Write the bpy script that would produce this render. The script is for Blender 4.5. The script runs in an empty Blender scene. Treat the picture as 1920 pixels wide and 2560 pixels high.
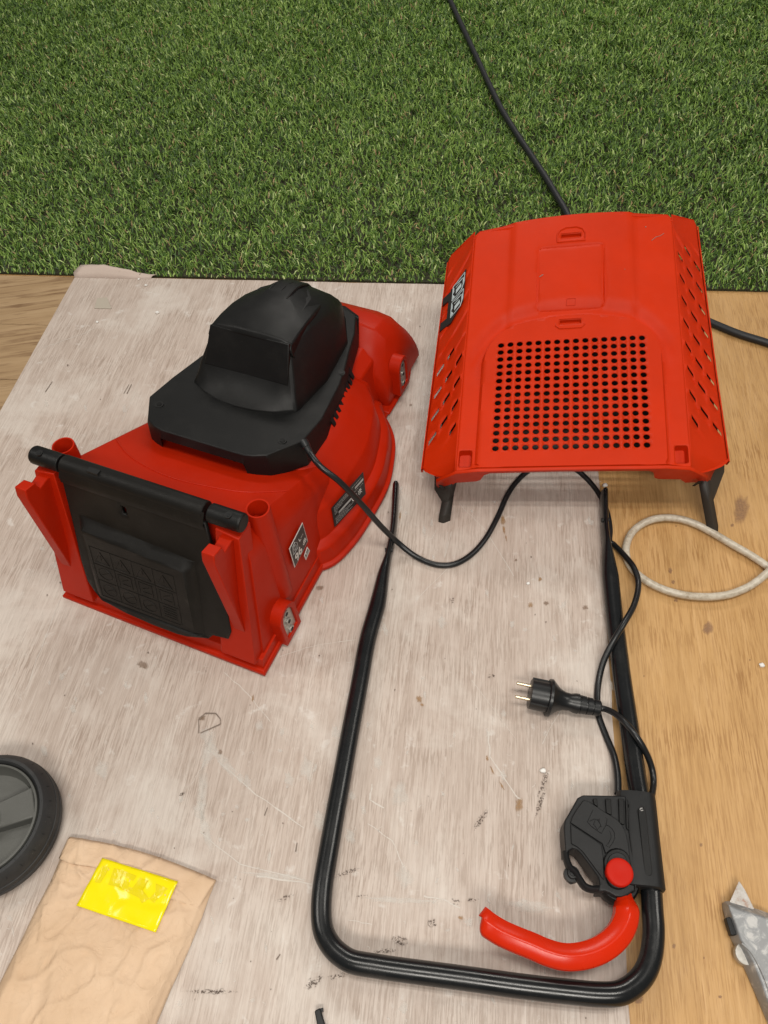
import bpy, bmesh, math, random
import numpy as np
from mathutils import Vector, Matrix
from mathutils.geometry import delaunay_2d_cdt

S = bpy.context.scene
COL = S.collection
random.seed(7); RNG = np.random.default_rng(7)

# ------------------------------------------------------------------ camera
CAM_H, F_PX = 0.98, 1923.0
PITCH, ROLL = math.radians(53.2), math.radians(-3.0)
FWD = Vector((0, math.cos(PITCH), -math.sin(PITCH)))
_up = Vector((0, math.sin(PITCH), math.cos(PITCH))); _rt = Vector((1, 0, 0))
RIGHT = _rt * math.cos(ROLL) + _up * math.sin(ROLL)
UP = -_rt * math.sin(ROLL) + _up * math.cos(ROLL)
EYE = Vector((0, 0, CAM_H))
cam_data = bpy.data.cameras.new('camera')
cam_data.sensor_fit = 'VERTICAL'; cam_data.sensor_height = 24.0
cam_data.lens = 24.0 * F_PX / 2560.0
cam_data.clip_start = 0.02; cam_data.clip_end = 100
cam = bpy.data.objects.new('camera', cam_data); COL.objects.link(cam)
cam.matrix_world = Matrix(((RIGHT.x, UP.x, -FWD.x, EYE.x), (RIGHT.y, UP.y, -FWD.y, EYE.y),
                           (RIGHT.z, UP.z, -FWD.z, EYE.z), (0, 0, 0, 1)))
S.camera = cam

# ------------------------------------------------------------------ world, lamps, exposure
W = bpy.data.worlds.new('World'); S.world = W; W.use_nodes = True
bg = W.node_tree.nodes['Background']
bg.inputs[0].default_value = (1.0, 0.96, 0.90, 1); bg.inputs[1].default_value = 0.13

def strip_lamp(name, loc, length, width, power, rz=0.0, color=(1.0, 0.95, 0.87)):
    d = bpy.data.lights.new(name, 'AREA'); d.shape = 'RECTANGLE'
    d.size = length; d.size_y = width; d.energy = power; d.color = color
    o = bpy.data.objects.new(name, d); COL.objects.link(o)
    o.location = loc; o.rotation_euler = (0, 0, rz)
    return o
# fluorescent fittings on a workshop ceiling: a twin tube overhead, others behind the viewer and far ahead
strip_lamp('tube_light', (0.15, 0.08, 2.55), 1.5, 0.09, 12.5, math.radians(-5))
strip_lamp('tube_light', (0.17, 0.30, 2.55), 1.5, 0.09, 12.5, math.radians(-5))
strip_lamp('tube_light', (0.0, -1.6, 2.55), 1.5, 0.6, 52, math.radians(-5))
strip_lamp('tube_light', (0.5, 3.4, 2.55), 1.5, 0.6, 38, math.radians(-5))
strip_lamp('tube_light', (-2.3, 0.9, 2.55), 1.5, 0.6, 20, math.radians(-5))
strip_lamp('tube_light', (2.5, 0.8, 2.55), 1.5, 0.6, 20, math.radians(-5))
S.view_settings.view_transform = 'Standard'
S.view_settings.look = 'None'
S.view_settings.exposure = 0.2
S.view_settings.gamma = 1.0
S.cycles.transparent_max_bounces = 32

# ------------------------------------------------------------------ helpers
def at(px, py, z=0.0):
    """point of the photograph (1920x2560) brought to height z above the floor"""
    d = RIGHT * ((px - 960) / F_PX) + UP * ((1280 - py) / F_PX) + FWD
    return EYE + d * ((z - CAM_H) / d.z)

def tag(o, label=None, cat=None, group=None, kind=None):
    if label: o['label'] = label
    if cat: o['category'] = cat
    if group: o['group'] = group
    if kind: o['kind'] = kind
    return o

def empty(name, mat, label, cat, group=None):
    o = bpy.data.objects.new(name, None); COL.objects.link(o)
    o.empty_display_size = 0.05
    o.matrix_world = mat
    return tag(o, label, cat, group)

def link_mesh(name, me, mat, parent=None, smooth=35, bevel=None, solid=None, seg=2):
    o = bpy.data.objects.new(name, me); COL.objects.link(o)
    if mat: me.materials.append(mat)
    if parent: o.parent = parent
    if smooth is not None and len(me.polygons):
        me.polygons.foreach_set('use_smooth', [True] * len(me.polygons))
        me.set_sharp_from_angle(angle=math.radians(smooth))
    if solid:
        m = o.modifiers.new('solid', 'SOLIDIFY'); m.thickness = solid; m.offset = -1
    if bevel:
        m = o.modifiers.new('bevel', 'BEVEL'); m.width = bevel; m.segments = seg
        m.limit_method = 'ANGLE'; m.angle_limit = math.radians(28); m.use_clamp_overlap = True
    return o

class MB:
    """collects vertices and faces of one mesh"""
    def __init__(s): s.v = []; s.f = []
    def add(s, vs, fs):
        b = len(s.v); s.v += [tuple(p) for p in vs]; s.f += [tuple(i + b for i in f) for f in fs]
        return s
    def loft(s, rings, cap0=True, cap1=True, closed=True):
        n = len(rings[0]); vs = [p for r in rings for p in r]; fs = []
        for k in range(len(rings) - 1):
            for i in range(n if closed else n - 1):
                j = (i + 1) % n
                fs.append((k * n + i, k * n + j, (k + 1) * n + j, (k + 1) * n + i))
        if cap0: fs.append(tuple(reversed(range(n))))
        if cap1: fs.append(tuple(range((len(rings) - 1) * n, len(rings) * n)))
        return s.add(vs, fs)
    def box(s, c, size, M=None):
        x, y, z = [q / 2 for q in size]
        vs = [Vector((sx * x, sy * y, sz * z)) for sz in (-1, 1) for sx, sy in ((-1, -1), (1, -1), (1, 1), (-1, 1))]
        if M: vs = [M @ p for p in vs]
        vs = [p + Vector(c) for p in vs]
        return s.add(vs, [(3, 2, 1, 0), (4, 5, 6, 7), (0, 1, 5, 4), (1, 2, 6, 5), (2, 3, 7, 6), (3, 0, 4, 7)])
    def prism(s, poly, off):
        """poly: list of 3-D points, extruded by the vector off"""
        a = [Vector(p) for p in poly]; b = [p + Vector(off) for p in a]
        return s.loft([a, b])
    def cyl(s, p0, p1, r0, r1=None, n=20, caps=True):
        r1 = r0 if r1 is None else r1
        p0, p1 = Vector(p0), Vector(p1); t = (p1 - p0).normalized()
        u = t.orthogonal().normalized(); w = t.cross(u)
        rg = lambda p, r: [p + (u * math.cos(a) + w * math.sin(a)) * r for a in [2 * math.pi * i / n for i in range(n)]]
        return s.loft([rg(p0, r0), rg(p1, r1)], caps, caps)
    def lathe(s, p0, axis, prof, n=28, cap=True):
        """prof: (distance along axis, radius)"""
        p0 = Vector(p0); t = Vector(axis).normalized(); u = t.orthogonal().normalized(); w = t.cross(u)
        rings = [[p0 + t * d + (u * math.cos(a) + w * math.sin(a)) * r for a in [2 * math.pi * i / n for i in range(n)]] for d, r in prof]
        return s.loft(rings, cap, cap)
    def mesh(s, name):
        me = bpy.data.meshes.new(name); me.from_pydata([tuple(p) for p in s.v], [], s.f); me.update()
        bm = bmesh.new(); bm.from_mesh(me); bmesh.ops.recalc_face_normals(bm, faces=bm.faces); bm.to_mesh(me); bm.free()
        return me
    def build(s, name, mat, parent=None, **k):
        return link_mesh(name, s.mesh(name), mat, parent, **k)

def smooth_path(pts, step=8, closed=False):
    P = [Vector(p) for p in pts]; n = len(P); out = []
    for i in range(n if closed else n - 1):
        if closed: a, b, c, d = P[(i - 1) % n], P[i], P[(i + 1) % n], P[(i + 2) % n]
        else: a, b, c, d = P[max(i - 1, 0)], P[i], P[i + 1], P[min(i + 2, n - 1)]
        for k in range(step):
            t = k / step
            out.append(0.5 * ((2 * b) + (c - a) * t + (2 * a - 5 * b + 4 * c - d) * t * t + (3 * b - a - 3 * c + d) * t ** 3))
    if not closed: out.append(P[-1])
    return out

def sweep(mb, path, rad, n=14, flat=None, up=Vector((0, 0, 1))):
    """tube along path; rad number or list; flat: list of (half width sideways, half height) overriding rad"""
    L = len(path); rings = []
    for i, p in enumerate(path):
        t = (path[min(i + 1, L - 1)] - path[max(i - 1, 0)]).normalized()
        s_ = t.cross(up)
        s_ = s_.normalized() if s_.length > 1e-5 else Vector((1, 0, 0))
        w = s_.cross(t).normalized()
        r = rad[i] if isinstance(rad, list) else rad
        a_, b_ = flat[i] if flat else (r, r)
        rings.append([p + s_ * (math.cos(q) * a_) + w * (math.sin(q) * b_) for q in [2 * math.pi * k / n for k in range(n)]])
    return mb.loft(rings)

def cable(name, pts, r, mat, parent=None, step=8, n=12):
    mb = MB(); sweep(mb, smooth_path(pts, step), r, n)
    return mb.build(name, mat, parent, smooth=60)

def text_obj(name, txt, size, mat, parent, M, bold=0.0, ext=0.0):
    cu = bpy.data.curves.new(name, 'FONT'); cu.body = txt; cu.size = size
    cu.align_x = 'CENTER'; cu.align_y = 'CENTER'; cu.offset = bold; cu.extrude = ext; cu.resolution_u = 3
    t = bpy.data.objects.new(name + '_tmp', cu); COL.objects.link(t)
    dg = bpy.context.evaluated_depsgraph_get()
    me = bpy.data.meshes.new_from_object(t.evaluated_get(dg))
    bpy.data.objects.remove(t)
    me.materials.clear(); me.transform(M)
    return link_mesh(name, me, mat, parent, smooth=None)

def frame3(o, ex, ey):
    ex = Vector(ex).normalized(); n = ex.cross(Vector(ey)).normalized(); ey = n.cross(ex)
    return Matrix(((ex.x, ey.x, n.x, o[0]), (ex.y, ey.y, n.y, o[1]), (ex.z, ey.z, n.z, o[2]), (0, 0, 0, 1)))

def holed_sheet(outline, holes, spacing, fn, lines=()):
    """flat region with holes, triangulated, mapped to 3-D with fn(x, y)"""
    pts, edges = [], []
    def loop(l):
        b = len(pts); pts.extend([Vector(p) for p in l]); edges.extend([(b + i, b + (i + 1) % len(l)) for i in range(len(l))])
    loop(outline)
    for h in holes: loop(h)
    for h in lines: loop(h)
    def inside(p, poly):
        c = False; j = len(poly) - 1
        for i in range(len(poly)):
            xi, yi = poly[i]; xj, yj = poly[j]
            if (yi > p[1]) != (yj > p[1]) and p[0] < (xj - xi) * (p[1] - yi) / (yj - yi) + xi: c = not c
            j = i
        return c
    xs = [p[0] for p in outline]; ys = [p[1] for p in outline]
    bx = [(min(q[0] for q in h), max(q[0] for q in h), min(q[1] for q in h), max(q[1] for q in h)) for h in holes]
    y = min(ys) + spacing / 2
    while y < max(ys):
        x = min(xs) + spacing / 2
        while x < max(xs):
            if inside((x, y), outline) and not any(b[0] - .001 < x < b[1] + .001 and b[2] - .001 < y < b[3] + .001 for b in bx) and all(abs(x - q[0]) + abs(y - q[1]) > spacing * .3 for h in lines for q in h):
                pts.append(Vector((x, y)))
            x += spacing
        y += spacing
    v, e, f, *_ = delaunay_2d_cdt(pts, edges, [], 1, 1e-6)
    F = []
    for t in f:
        c = sum((v[i] for i in t), Vector((0, 0))) / len(t)
        if not inside(c, outline): continue
        if any(b[0] <= c.x <= b[1] and b[2] <= c.y <= b[3] and inside(c, h) for b, h in zip(bx, holes)): continue
        F.append(tuple(t))
    used = sorted({i for t in F for i in t}); mp = {q: i for i, q in enumerate(used)}
    mb = MB(); mb.add([fn(v[i].x, v[i].y) for i in used], [tuple(mp[i] for i in t) for t in F])
    return mb

def rrect(x0, x1, y0, y1, r, n=4):
    out = []
    for cx, cy, a0 in ((x1 - r, y1 - r, 0), (x0 + r, y1 - r, 90), (x0 + r, y0 + r, 180), (x1 - r, y0 + r, 270)):
        for k in range(n + 1):
            a = math.radians(a0 + 90 * k / n); out.append((cx + r * math.cos(a), cy + r * math.sin(a)))
    return out

# ------------------------------------------------------------------ materials
class NT:
    def __init__(s, name):
        s.m = bpy.data.materials.new(name); s.m.use_nodes = True; s.t = s.m.node_tree
        s.b = s.t.nodes['Principled BSDF']
    def n(s, typ, **kw):
        q = s.t.nodes.new(typ)
        for k, v in kw.items():
            if k in q.inputs.keys(): q.inputs[k].default_value = v
            else: setattr(q, k, v)
        return q
    def l(s, a, b): s.t.links.new(a, b)
    def coord(s, scale=(1, 1, 1), rz=0.0, out='Object'):
        tc = s.n('ShaderNodeTexCoord'); mp = s.n('ShaderNodeMapping')
        mp.inputs['Scale'].default_value = scale; mp.inputs['Rotation'].default_value = (0, 0, rz)
        s.l(tc.outputs[out], mp.inputs['Vector']); return mp.outputs['Vector']
    def noise(s, vec, scale, detail=4, rough=.55, dist=0.0):
        q = s.n('ShaderNodeTexNoise'); q.inputs['Scale'].default_value = scale; q.inputs['Detail'].default_value = detail
        q.inputs['Roughness'].default_value = rough; q.inputs['Distortion'].default_value = dist
        s.l(vec, q.inputs['Vector']); return q.outputs['Fac']
    def ramp(s, fac, stops):
        q = s.n('ShaderNodeValToRGB'); cr = q.color_ramp
        while len(cr.elements) < len(stops): cr.elements.new(0.5)
        for el, (p, c) in zip(cr.elements, stops):
            el.position = p; el.color = (c, c, c, 1) if isinstance(c, (int, float)) else (*c, 1)
        s.l(fac, q.inputs['Fac']); return q.outputs['Color']
    def mix(s, fac, a, b, mode='MIX'):
        q = s.n('ShaderNodeMix', data_type='RGBA', blend_type=mode)
        for sock, val in ((q.inputs[0], fac), (q.inputs[6], a), (q.inputs[7], b)):
            if isinstance(val, (int, float)): sock.default_value = val
            elif isinstance(val, tuple): sock.default_value = (*val, 1)
            else: s.l(val, sock)
        return q.outputs[2]
    def bump(s, h, strength, dist=0.001):
        q = s.n('ShaderNodeBump'); q.inputs['Strength'].default_value = strength; q.inputs['Distance'].default_value = dist
        s.l(h, q.inputs['Height']); s.l(q.outputs['Normal'], s.b.inputs['Normal'])
    def set(s, color=None, rough=None, **k):
        if color is not None:
            if isinstance(color, tuple): s.b.inputs['Base Color'].default_value = (*color, 1)
            else: s.l(color, s.b.inputs['Base Color'])
        if rough is not None:
            if isinstance(rough, (int, float)): s.b.inputs['Roughness'].default_value = rough
            else: s.l(rough, s.b.inputs['Roughness'])
        for kk, v in k.items(): s.b.inputs[kk].default_value = v
        return s.m

def plastic(name, col, rough, grain=900, bump=.12, dust=0.0, spec=.5, dustcol=(.35, .33, .3)):
    t = NT(name); v = t.coord()
    g = t.noise(v, grain, 2); big = t.noise(v, 9, 5, .6)
    c = t.mix(t.ramp(big, [(.3, 0.0), (.75, 1.0)]), tuple(q * .90 for q in col), tuple(min(1, q * 1.06) for q in col))
    if dust:
        sp = t.ramp(t.noise(v, 420, 2, .5), [(.71, 0.0), (.76, 1.0)])
        sm = t.ramp(t.noise(v, 22, 6, .7), [(.5, 0.0), (.8, .25)])
        c = t.mix(t.mix(dust, (0, 0, 0), t.mix(.6, sm, sp, 'ADD')), c, dustcol)
    r = t.ramp(t.noise(v, 30, 5, .6), [(.25, rough - .06), (.8, rough + .1)])
    t.set(c, r); t.b.inputs['Specular IOR Level'].default_value = spec
    t.bump(g, bump, .0006)
    return t.m

M = {}
M['red'] = plastic('red_plastic', (.44, .0150, .0014), .42, dust=.05, bump=.10, spec=.16)
M['bagred'] = plastic('lit_red_plastic', (.56, .0270, .0014), .46, dust=.04, bump=.12, spec=.16)  # same plastic as the deck, its stronger light put into the colour
M['black'] = plastic('black_plastic', (.0045, .0047, .0048), .46, dust=.07, bump=.25, spec=.30)
M['flap'] = plastic('matt_black_plastic', (.0050, .0045, .0038), .52, dust=.08, bump=.3, spec=.28)
M['dark'] = plastic('dark_grey_plastic', (.0095, .0100, .0108), .48, dust=.05, bump=.2, spec=.35)
M['leg'] = plastic('brown_black_plastic', (.030, .026, .022), .55, bump=.2)
M['tube'] = plastic('black_painted_steel', (.006, .007, .008), .23, grain=300, bump=.04, dust=.12)
M['cable'] = plastic('black_cable_rubber', (.009, .010, .011), .33, bump=.08)
M['cord'] = plastic('black_cord_rubber', (.012, .013, .016), .5, bump=.2)
M['lever'] = plastic('glossy_red_plastic', (.62, .022, .002), .25, bump=.05, spec=.3)
M['button'] = plastic('red_button_plastic', (.52, .012, .0025), .5, bump=.05, spec=.16)
M['rubber'] = plastic('tyre_rubber', (.020, .021, .022), .6, bump=.3, dust=.25)
M['hub'] = plastic('grey_hub_plastic', (.085, .086, .078), .5, bump=.3, dust=.15)
M['white'] = NT('print_white').set((.62, .60, .57), .5)
M['silver'] = NT('print_silver').set((.38, .37, .36), .4)
M['ice'] = NT('print_pale_blue').set((.55, .63, .65), .4)
M['labelblack'] = NT('label_black').set((.022, .018, .018), .35)
M['hole'] = NT('screw_recess').set((.004, .004, .004), .6)
M['brass'] = NT('nickel_pin').set((.66, .57, .42), .3, Metallic=1.0)

def metal_plate():
    t = NT('zinc_plate'); v = t.coord(); n = t.noise(v, 160, 4)
    t.set(t.ramp(n, [(.3, (.36, .35, .32)), (.7, (.55, .53, .49))]), .42, Metallic=.7); t.bump(n, .15, .0005); return t.m
M['zinc'] = metal_plate()

MAT_ANG = math.radians(8.97)      # the sheet's grain leans 9 degrees from straight ahead
def wood(name, stops, pore, rz, fine, groove_scale, rough=.42, bump=.35, patch=None, spec=.35):
    t = NT(name)
    v0 = t.coord((1, 1, 1), rz)
    def stretch(k):
        q = t.n('ShaderNodeMapping'); q.inputs['Scale'].default_value = (1, k, 1); t.l(v0, q.inputs['Vector']); return q.outputs['Vector']
    v = stretch(.05); v2 = stretch(.07); v3 = stretch(.05)
    a = t.noise(v, fine, 6, .62, .4); b = t.noise(v2, fine * .12, 4, .55, 1.2); sp = t.noise(v3, groove_scale, 3, .6)
    k = t.mix(.45, a, b)
    c = t.ramp(k, stops)
    g = t.ramp(sp, [(.50, 0.0), (.575, 1.0)])
    g2 = t.mix(1.0, g, t.ramp(t.noise(v0, 14, 3), [(.35, .15), (.7, 1.0)]), 'MULTIPLY')
    c = t.mix(t.mix(1.0, g2, (.75, .75, .75), 'MULTIPLY'), c, pore)
    if patch:
        for sc, lo, hi, colr, am in patch:
            p = t.ramp(t.noise(v0, sc, 6, .62, .3), [(lo, 0.0), (hi, am)])
            c = t.mix(p, c, colr)
    t.set(c, t.ramp(t.noise(v0, 25, 5), [(.3, rough - .08), (.7, rough + .08)]))
    t.b.inputs['Specular IOR Level'].default_value = spec
    h = t.mix(.5, a, g)
    inv = t.n('ShaderNodeInvert'); t.l(h, inv.inputs['Color'])
    t.bump(inv.outputs[0], bump, .0008)
    return t.m
M['vinyl'] = wood('grey_wood_vinyl', [(.30, (.43, .345, .292)), (.50, (.525, .440, .384)), (.68, (.62, .545, .488))], (.295, .218, .172), MAT_ANG, 420, 620,
                  patch=[(7, .50, .64, (.66, .60, .545), .6), (38, .62, .70, (.68, .64, .60), .6), (160, .75, .80, (.70, .68, .64), .6), (70, .77, .80, (.22, .15, .10), .7)])
M['oak'] = wood('honey_oak_floor', [(.32, (.42, .235, .088)), (.5, (.52, .305, .122)), (.68, (.61, .375, .168))], (.30, .145, .045), MAT_ANG, 300, 430,
                patch=[(6, .5, .75, (.60, .37, .17), .4), (60, .77, .80, (.20, .11, .06), .5)])
M['oakl'] = wood('brown_oak_plank', [(.28, (.26, .165, .085)), (.5, (.38, .255, .14)), (.7, (.48, .34, .20))], (.16, .085, .04), math.radians(90 - 7), 60, 160, rough=.5)
M['scuff'] = NT('white_scratch').set((.60, .55, .50), .5)
M['grime'] = NT('dark_scuff').set((.20, .155, .125), .6)
M['faded'] = NT('brown_stain').set((.29, .19, .125), .5)
M['rust'] = NT('chipped_ochre').set((.42, .25, .09), .5)
M['stain'] = NT('plum_stain').set((.36, .215, .13), .5)
M['foam'] = NT('white_foam').set((.82, .81, .78), .7)
M['tape'] = NT('clear_tape').set((.47, .42, .35), .25)
M['backing'] = NT('vinyl_backing').set((.55, .45, .39), .7)

def turf_mats():
    t = NT('turf_backing'); v = t.coord(); n = t.noise(v, 120, 4)
    base = t.set(t.ramp(n, [(.3, (.014, .016, .006)), (.7, (.045, .045, .018))]), .9)
    t = NT('turf_blades')
    at_ = t.n('ShaderNodeAttribute', attribute_name='tint')
    c = t.ramp(at_.outputs['Fac'], [(0.0, (.018, .042, .007)), (.26, (.052, .118, .017)), (.50, (.150, .265, .040)), (.78, (.33, .475, .11)), (.95, (.52, .62, .26)), (1.0, (.36, .25, .12))])
    t.set(c, .42); t.b.inputs['Specular IOR Level'].default_value = .35
    return base, t.m
M['turfbase'], M['blade'] = turf_mats()

def paper():
    t = NT('brown_paper'); v = t.coord(); n = t.noise(v, 14, 6, .6); f = t.noise(v, 500, 3)
    c = t.ramp(n, [(.3, (.60, .415, .265)), (.7, (.71, .52, .36))])
    t.set(c, .65); t.b.inputs['Specular IOR Level'].default_value = .25
    w = t.noise(v, 17, 3, .5, .8); w2 = t.noise(v, 42, 3, .5, .8)
    cr = lambda q: t.ramp(q, [(.44, 0.0), (.5, 1.0), (.56, 0.0)])
    hgt = t.mix(.5, t.mix(.6, cr(w), cr(w2), 'ADD'), t.mix(.5, w, w2))
    t.bump(t.mix(.12, hgt, f), .42, .0020); return t.m
M['paper'] = paper()
def yellow():
    t = NT('yellow_film'); v = t.coord(); n = t.noise(v, 60, 3)
    t.set((.90, .76, .003), .16); t.bump(n, .25, .001); return t.m
M['yellow'] = yellow()
M['ghost'] = NT('olive_print').set((.76, .63, .004), .2)
def hose():
    t = NT('dirty_clear_hose'); v = t.coord(); n = t.noise(v, 28, 5, .6); n2 = t.noise(v, 150, 3, .6)
    c = t.ramp(t.mix(.5, n, n2), [(.34, (.32, .26, .185)), (.48, (.50, .44, .35)), (.64, (.62, .57, .48))])
    t.set(c, .3); t.bump(n2, .2, .0006); return t.m
M['hose'] = hose()
def worn():
    t = NT('worn_painted_metal'); v = t.coord(); n = t.noise(v, 75, 8, .68, .6); n2 = t.noise(v, 300, 3)
    c = t.ramp(n, [(.48, (.27, .275, .28)), (.56, (.34, .345, .35)), (.60, (.47, .465, .455)), (.75, (.56, .55, .54))])
    t.set(c, .38, Metallic=.35); t.bump(n, .3, .0005); return t.m
M['worn'] = worn()
def blade_m():
    t = NT('rusty_blade'); v = t.coord(); n = t.noise(v, 130, 6, .7)
    t.set(t.ramp(n, [(.35, (.33, .20, .15)), (.5, (.42, .39, .36)), (.7, (.52, .50, .48))]), .42, Metallic=.7); return t.m
M['steel'] = blade_m()

def film_mat(name, col, amount, rough=.5, scale=130, lohi=((.25, .35), (.75, 1.0))):
    """a thin, patchy film: the 'fade' value of each vertex says how much of it is left"""
    t = NT(name); v = t.coord(); n = t.noise(v, scale, 5, .65)
    a = t.n('ShaderNodeAttribute', attribute_name='fade')
    m1 = t.n('ShaderNodeMath', operation='MULTIPLY'); t.l(a.outputs['Fac'], m1.inputs[0]); t.l(t.ramp(n, list(lohi)), m1.inputs[1])
    m2 = t.n('ShaderNodeMath', operation='MULTIPLY'); t.l(m1.outputs[0], m2.inputs[0]); m2.inputs[1].default_value = amount
    t.l(m2.outputs[0], t.b.inputs['Alpha']); return t.set(col, rough)
M['chalk'] = film_mat('chalky_film', (.78, .75, .70), .6)
M['brownfilm'] = film_mat('brown_film', (.23, .145, .09), .8)
M['plumfilm'] = film_mat('plum_film', (.30, .17, .10), .8)
def fade_blobs(name, blobs, z, mat, parent, kind='stuff'):
    mb = MB(); fade = []
    for i, (x, y, rx, ry, an, j) in enumerate(blobs):
        n = 16; zz = z + (i % 7) * .00006; r_ = [1 + random.uniform(-j, j) for _ in range(n)]
        def P(k, f):
            a = 2 * math.pi * k / n; u, v = rx * f * r_[k] * math.cos(a), ry * f * r_[k] * math.sin(a)
            return at(x + u * math.cos(an) - v * math.sin(an), y + u * math.sin(an) + v * math.cos(an), zz)
        vs = [at(x, y, zz)] + [P(k, .62) for k in range(n)] + [P(k, 1) for k in range(n)]
        fs = [(0, 1 + k, 1 + (k + 1) % n) for k in range(n)] + [(1 + k, 1 + n + k, 1 + n + (k + 1) % n, 1 + (k + 1) % n) for k in range(n)]
        mb.add(vs, fs); fade += [1.0] + [.8] * n + [0.0] * n
    o = mb.build(name, mat, parent, smooth=None)
    at_ = o.data.attributes.new('fade', 'FLOAT', 'POINT'); at_.data.foreach_set('value', fade)
    if kind: o['kind'] = kind
    return o

# ------------------------------------------------------------------ ground
def flat_poly(name, pts, z0, z1, mat, kind=None, **k):
    mb = MB(); mb.prism([(p[0], p[1], z0) for p in pts], (0, 0, z1 - z0))
    o = mb.build(name, mat, smooth=None, **k)
    if kind: o['kind'] = kind
    return o
E0, E1 = at(0, 690), at(1920, 735)                       # the turf's near edge
ed = (E1 - E0).normalized(); en = Vector((-ed.y, ed.x, 0))
def edge(x): return E0 + ed * ((x - E0.x) / ed.x)
gd = Vector((math.sin(MAT_ANG), math.cos(MAT_ANG), 0))
A, B = edge(-3), edge(3)
flat_poly('floor', [(-3, -2.2), (3, -2.2), (B.x, B.y + .4), (A.x, A.y + .4)], -.05, 0, M['oak'], 'structure')
# the browner boards at the far left, laid across
LB = []
y0 = 0.55
for i in range(6):
    w = .155
    p0 = edge(-1.9) - en * ((i + 1) * w); p1 = edge(-.2) - en * ((i + 1) * w)
    q0 = edge(-1.9) - en * (i * w + .0012); q1 = edge(-.2) - en * (i * w + .0012)
    mb = MB(); mb.prism([(p.x, p.y, .0005) for p in (p0, p1, q1, q0)], (0, 0, .0025))
    o = mb.build('floor_board', M['oakl'], smooth=None, bevel=.0006)
    LB.append(o)
brd = bpy.data.objects.new('board_floor', None); COL.objects.link(brd); brd['kind'] = 'structure'
for o in LB: o.parent = brd

# pale grey wood-effect vinyl sheet lying over both floors
mat_root = empty('vinyl_sheet', Matrix.Identity(4), 'large scuffed pale grey wood-effect vinyl sheet under the mower and handlebar', 'vinyl sheet')
L0, L1 = at(190, 697), at(0, 1040); R0, R1 = at(1510, 1450), at(1572, 2560)
def along(P, Q, y):
    t = (y - P.y) / (Q.y - P.y); return Vector((P.x + (Q.x - P.x) * t, y, 0))
tl = L0; tr_x = along(R0, R1, 1.27); tr = edge(tr_x.x) - en * .001
bl = along(L0, L1, -.6); br = along(R0, R1, -.6)
rt_edge = []
for i in range(60):
    y = tr.y + (br.y - tr.y) * i / 59; p = along(R0, R1, y); rt_edge.append(p + Vector((random.uniform(-.0012, .0012), 0, 0)))
top_edge = [tl + (tr - tl) * (i / 20) + Vector((0, random.uniform(-.001, .001) if 0 < i < 20 else 0, 0)) for i in range(20)]
outl = top_edge + rt_edge + [bl]
MZ = .0056
mb = MB(); mb.prism([(p.x, p.y, .0035) for p in outl], (0, 0, MZ - .0035)); mb.build('sheet', M['vinyl'], mat_root, smooth=None)
# torn, curled-up far corner
curl = []
for i in range(13):
    t = i / 12; b = tl + (tr - tl) * (t * .155)
    hgt = .016 * math.sin(math.pi * min(1, t * .98 + .10)) * (1 - t) ** .6 + .003 + random.uniform(0, .003)
    back = .020 * (1 - t) ** 1.2 + .004
    curl.append([b + Vector((0, -.004, MZ + .0004)), b + Vector((-.004 * (1 - t), back * .35, MZ + hgt * .45)), b + Vector((.004, back * .8, MZ + hgt * .85)), b + Vector((.010, back * 1.1, MZ + hgt))])
mb = MB(); mb.loft(curl, False, False, closed=False); mb.build('curled_corner', M['backing'], mat_root, smooth=50, solid=.0015)
tp = [at(x, y, MZ + .0006) for x, y in ((236, 771), (243, 746), (268, 744), (279, 772))]
mb = MB(); mb.prism(tp, (0, 0, .0006)); mb.build('tape', M['tape'], mat_root, smooth=None)

# marks on the sheet and on the oak, each a thin film of its own outline
def blob_pts(cx, cy, rx, ry, ang, z, n=11, j=.35):
    out = []
    for i in range(n):
        a = 2 * math.pi * i / n; r = 1 + random.uniform(-j, j)
        x, y = rx * r * math.cos(a), ry * r * math.sin(a)
        out.append(at(cx + x * math.cos(ang) - y * math.sin(ang), cy + x * math.sin(ang) + y * math.cos(ang), z))
    return out
def streak(mb, pts, w, z, jit=1.5):
    P = [(x + random.uniform(-jit, jit), y + random.uniform(-jit, jit)) for x, y in pts]
    for a, b in zip(P[:-1], P[1:]):
        A_, B_ = at(*a, z), at(*b, z); d = (B_ - A_); n = Vector((-d.y, d.x, 0)).normalized() * w * random.uniform(.6, 1.2)
        mb.add([A_ - n, B_ - n * .8, B_ + n * .8, A_ + n], [(0, 1, 2, 3)])
ZS = MZ + .0003
sc = MB()
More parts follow.
